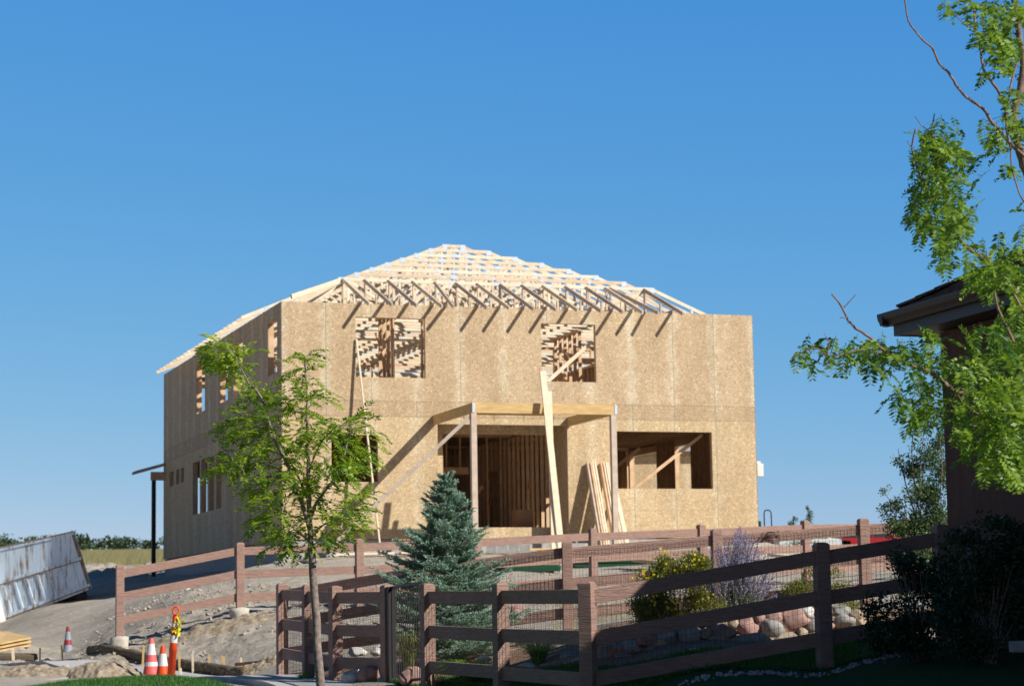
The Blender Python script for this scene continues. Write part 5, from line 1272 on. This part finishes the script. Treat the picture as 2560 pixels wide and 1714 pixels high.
def stems(mb, base, c, rx, rz, n, r=.005):
    for k in range(n):
        e = c + Vector((rnd(-.7, .7) * rx, rnd(-.5, .5) * rx, rnd(-.2, .8) * rz)); mb.tube([base + Vector((rnd(-.05, .05), rnd(-.05, .05), 0)), base.lerp(e, .5) + rvec() * .03, e], [r, r * .8, r * .4], 4)


# yellow-flowered shrub
b0 = at(1690, 1560, 25.6); b0.z = hgt(b0.x, b0.y)
sh = thing('yellow_flowered_shrub', b0, 'olive shrub with small yellow flowers behind the nearest fence', 'shrub')
mb = MB(); fl_ = MB()
for x_, y_, rx, rz, n_ in ((1720, 1440, 60, 50, 2600), (1655, 1500, 60, 50, 2600), (1760, 1500, 60, 45, 2000), (1620, 1540, 50, 25, 900), (1700, 1550, 70, 28, 1500), (1622, 1470, 40, 44, 1300), (1600, 1515, 40, 34, 900), (1655, 1420, 26, 36, 600), (1740, 1405, 40, 26, 700), (1750, 1420, 34, 30, 800), (1650, 1440, 34, 44, 900)):
    leafcloud(mb, at(x_, y_, 25.6), rx / 215, .32, rz / 215, int(n_ * 2.2), .014, lumps=9)
mb.build('foliage', 'shrub', sh)
mb = MB(); stems(mb, b0, at(1700, 1490, 25.6), .35, .3, 26); mb.build('stems', 'bark', sh)
mb = MB()
for k in range(60):
    x_, y_ = random.choice(((1656, 1383), (1660, 1500), (1700, 1430), (1740, 1395), (1737, 1420), (1640, 1480), (1610, 1440), (1720, 1480), (1760, 1480), (1650, 1470), (1690, 1500), (1600, 1450), (1625, 1430)))
    p = at(x_ + random.gauss(0, 14), y_ + random.gauss(0, 12), 25.25); 
    for j in range(5): a = j * 1.256; d = Vector((math.cos(a), rnd(-.5, .2), math.sin(a))) * .017; e = Vector((-d.z, 0, d.x)) * .45; mb.add([p, p + d * .6 + e, p + d, p + d * .6 - e], [(0, 1, 2, 3)], rnd(0, 1))
tag(mb.build('flowers', 'yflower', sh), kind='stuff')
# russian sage
b0 = at(1840, 1552, 25.8); b0.z = hgt(b0.x, b0.y)
sg_ = thing('purple_sage_bush', b0, 'tall airy bush with violet flower spikes and silver stems', 'shrub')
mb = MB(); fb = MB()
for k in range(300):
    tx = 1848 + max(-95, min(95, random.gauss(0, 52))) ; ty = 1310 + abs(tx - 1850) * .8 + rnd(0, 150) * (rnd(0, 1) ** .5)
    e = at(tx, ty, 25.8 + rnd(-.35, .35)); s0 = b0 + Vector((rnd(-.16, .16) + (tx - 1845) / 1000, rnd(-.12, .12), 0)); m_ = s0.lerp(e, .5) + Vector((rnd(-.03, .03), 0, .03))
    P_ = crv([s0, m_, e], 4); mb.t_ = 0
    o__ = len(mb.t); mb.tube(P_, [.0035 - .0022 * i / 8 for i in range(9)], 3, cap=False); mb.t[o__:] = [rnd(.1, 1)] * (len(mb.t) - o__)
    for i in range(26):   # leaves low
        q = P_[int(rnd(0, 5))].lerp(P_[int(rnd(1, 6))], .5); d = rvec() * .022; c = d.cross(rvec()).normalized() * .004; mb.add([q, q + d * .5 + c, q + d, q + d * .5 - c], [(0, 1, 2, 3)], rnd(0, 1))
    for i in range(46):   # flowers along the upper half
        f_ = rnd(.42, 1); q = P_[int(f_ * 7.99)].lerp(P_[min(8, int(f_ * 7.99) + 1)], rnd(0, 1)) + rvec() * .022 * (1.35 - f_); d = rvec() * .010; c = d.cross(rvec()).normalized() * .005
        fb.add([q - d, q + c, q + d, q - c], [(0, 1, 2, 3)], rnd(0, 1))
mb.build('stems', 'sagestem', sg_); tag(fb.build('flowers', 'sageflower', sg_), kind='stuff')
# low olive shrub behind it
b0 = at(2040, 1540, 26.0); b0.z = hgt(b0.x, b0.y)
ls_ = thing('low_olive_shrub', b0, 'low olive-green shrub right of the purple bush', 'shrub')
mb = MB()
for x_, y_, rx, rz, n_ in ((2000, 1470, 70, 38, 2400), (2090, 1480, 60, 34, 1800), (2060, 1430, 60, 26, 1300), (1960, 1500, 40, 24, 900), (2110, 1520, 50, 22, 900)): leafcloud(mb, at(x_, y_, 26), rx / 212, .3, rz / 212, n_, .012)
mb.build('foliage', 'shrub', ls_); mb = MB(); stems(mb, b0, at(2040, 1470, 26), .3, .2, 20); mb.build('stems', 'bark', ls_)
# aspen-like tree behind the fence by the house
b0 = at(2310, 1490, 28.5); b0.z = hgt(b0.x, b0.y)
asp = thing('small_leaved_tree', b0, 'grey-green small-leaved tree behind the fence, against the dark house wall', 'tree')
mb = MB(); tb = MB(); tt = []
for pix in ([(2310, 1500), (2305, 1350), (2300, 1200), (2310, 1080), (2315, 1020)], [(2305, 1400), (2260, 1300), (2225, 1250), (2200, 1215)], [(2302, 1330), (2270, 1230), (2250, 1150), (2245, 1120)], [(2305, 1380), (2340, 1290), (2355, 1180), (2350, 1090)], [(2302, 1300), (2285, 1200), (2280, 1110), (2290, 1060)], [(2303, 1420), (2240, 1360), (2225, 1330)], [(2306, 1440), (2350, 1380), (2380, 1330)]):
    tt += limb(tb, pix, 28.5, 28.5 + rnd(-.4, .4), .012, .003, 5)
for x_, y_, rx, rz, n_ in ((2310, 1060, 34, 40, 240), (2320, 1140, 46, 50, 700), (2270, 1180, 46, 44, 340), (2300, 1230, 60, 50, 1100), (2235, 1265, 40, 34, 260), (2350, 1200, 40, 60, 700), (2330, 1300, 60, 60, 1300), (2270, 1320, 50, 44, 900), (2230, 1310, 36, 24, 200), (2300, 1390, 70, 44, 1100), (2250, 1400, 50, 34, 500), (2290, 1460, 70, 40, 700), (2206, 1225, 14, 20, 26), (2245, 1150, 20, 24, 50), (2350, 1090, 20, 30, 120)):
    leafcloud(mb, at(x_, y_, 28.5), rx / 190, .35, rz / 190, int(n_ * 2.4), .021, lumps=8)
mb.build('crown', 'aspen', asp); tb.build('trunk', 'bark', asp)
# large dark shrubs in the shade at the bottom right
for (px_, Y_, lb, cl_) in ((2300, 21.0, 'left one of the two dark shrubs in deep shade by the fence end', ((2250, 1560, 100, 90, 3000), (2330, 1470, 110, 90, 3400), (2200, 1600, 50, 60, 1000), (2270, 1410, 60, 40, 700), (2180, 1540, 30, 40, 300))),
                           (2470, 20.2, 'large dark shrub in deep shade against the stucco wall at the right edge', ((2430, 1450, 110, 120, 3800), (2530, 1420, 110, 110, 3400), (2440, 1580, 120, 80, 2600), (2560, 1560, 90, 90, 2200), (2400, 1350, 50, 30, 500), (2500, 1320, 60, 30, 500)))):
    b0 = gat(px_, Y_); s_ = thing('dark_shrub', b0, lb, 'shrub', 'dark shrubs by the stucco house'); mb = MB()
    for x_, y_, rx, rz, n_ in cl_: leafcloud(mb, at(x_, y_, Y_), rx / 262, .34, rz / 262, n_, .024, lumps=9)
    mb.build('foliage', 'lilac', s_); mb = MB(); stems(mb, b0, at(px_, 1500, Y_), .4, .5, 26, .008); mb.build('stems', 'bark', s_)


def tuft(name, px, py, Y_, h, n, mat, label, cat, spread=.12, wd=.006, group=None):
    b0 = at(px, py, Y_); b0.z = hgt(b0.x, b0.y); mb = MB()
    for k in range(n):
        a = rnd(0, 6.28); d = Vector((math.cos(a), math.sin(a), 0)); s0 = b0 + d * rnd(0, .05); r_ = spread * rnd(.4, 1.3); hh = h * rnd(.6, 1.1)
        P_ = [s0, s0 + d * r_ * .35 + Vector((0, 0, hh * .7)), s0 + d * r_ * .8 + Vector((0, 0, hh)), s0 + d * r_ * 1.4 + Vector((0, 0, hh * .75))]; c = Vector((-d.y, d.x, 0)) * wd; tn = rnd(0, 1)
        mb.add([P_[0] - c, P_[0] + c, P_[1] + c, P_[1] - c, P_[2] + c * .8, P_[2] - c * .8, P_[3]], [(0, 1, 2, 3), (3, 2, 4, 5), (5, 4, 6)], tn)
    return tag(mb.build(name, mat, origin=b0), label, cat, group)


M['daylily'] = leaf_mat('daylily_blades', (.09, .26, .02), (.28, .50, .06), .35)
tuft('daylily_clump', 1175, 1660, 25.0, .27, 420, 'daylily', 'bright green daylily clump between the gate post and the next post', 'plant', .30, .007, 'daylilies')
tuft('daylily_clump', 1345, 1640, 25.0, .22, 300, 'daylily', 'bright green daylily clump left of the nearest lit post', 'plant', .17, .007, 'daylilies')
tuft('daylily_clump', 1090, 1640, 26.4, .18, 90, 'daylily', 'small daylily clump under the left side of the spruce', 'plant', .14, .005, 'daylilies')
tuft('green_perennial', 1530, 1575, 25.6, .14, 90, 'daylily', 'small light-green plant under the left end of the yellow-flowered shrub', 'plant', .1, .006)
tuft('green_perennial', 1020, 1660, 26.9, .5, 200, 'shrub', 'tall green stalks seen through the gate bars', 'plant', .16, .005)
tuft('green_perennial', 1300, 1570, 28.3, .1, 90, 'needle', 'low blue-green plant below the upright rock', 'plant', .12, .006)
tuft('green_perennial', 760, 1680, 28.8, .1, 40, 'daylily', 'tiny green sprout at the second fence post', 'plant', .08, .008)
# dry weeds between the fences
mb = MB()
for k in range(1500):
    x_ = rnd(1380, 1620) if k % 2 else rnd(1900, 2150); Y_ = rnd(31, 39); p = gat(x_, Y_)
    d = Vector((rnd(-.5, .5), rnd(-.5, .5), 1)).normalized() * rnd(.04, .16); s = Vector((.004, 0, 0)); mb.add([p - s, p + s, p + d], [(0, 1, 2)], rnd(0, 1))
tag(mb.build('dry_weeds', 'weed'), 'sparse dry weeds on the dirt behind the back yard fence', 'weeds', kind='stuff')
# meadow tufts beyond the plot
mb = MB()
for k in range(16000):
    Y_ = rnd(95, 260); u = rnd(-.26, -.14) if k % 3 else rnd(.1, .26); x = u * Y_; z = None
    mb.v  # keep order
    a = (x, Y_)
    mb.f  # noqa
    if k == 0: XY = []
    XY.append(a)
XY = np.array(XY); ZZ = hgt_np(XY[:, 0], XY[:, 1])
for (x, y), z in zip(XY, ZZ):
    h_ = rnd(.15, .5); w_ = rnd(.05, .14); p = Vector((x, y, z)); mb.add([p - Vector((w_, 0, 0)), p + Vector((w_, 0, 0)), p + Vector((rnd(-.1, .1), 0, h_))], [(0, 1, 2)], rnd(0, 1))
tag(mb.build('meadow_grass', 'weed'), 'dry yellow-green meadow grass beyond the building plot', 'grass', kind='stuff')
# far wood on the left horizon
mb = MB()
for k in range(150):
    Y_ = rnd(300, 350); x = rnd(-.30, .0) * Y_; z = hgt(x, Y_); r_ = rnd(1.0, 1.9)
    leafcloud(mb, Vector((x, Y_, z + r_ * .7)), r_ * 1.6, r_, r_ * .9, 150, .28, lumps=5)
tag(mb.build('far_wood', 'fartree'), 'dark green wood on the left horizon', 'wood', kind='stuff')
for px_, top_y, Y_, r_, lb in ((2020, 1268, 120, .9, 'small green treetop rising behind the far fence right of the tractor'), (1983, 1288, 125, .6, 'tiny green treetop just left of the larger one behind the far fence')):
    tp = at(px_, top_y, Y_); b0 = Vector((tp.x, tp.y, hgt(tp.x, tp.y))); tt_ = thing('distant_sapling', b0, lb, 'tree', 'distant saplings')
    mb = MB()
    for f in range(9): leafcloud(mb, Vector((tp.x + rnd(-.15, .15), tp.y, tp.z - .15 - f * .22)), .18 + f * .09, .18 + f * .09, .22, 90, .055, lumps=3)
    mb.build('crown', 'aspen', tt_); mb = MB(); mb.tube([b0, tp], [.06, .02], 6); mb.build('trunk', 'bark', tt_)

# ------------------------------------------------------------------ a thin wash of air is not needed: far things stay clear
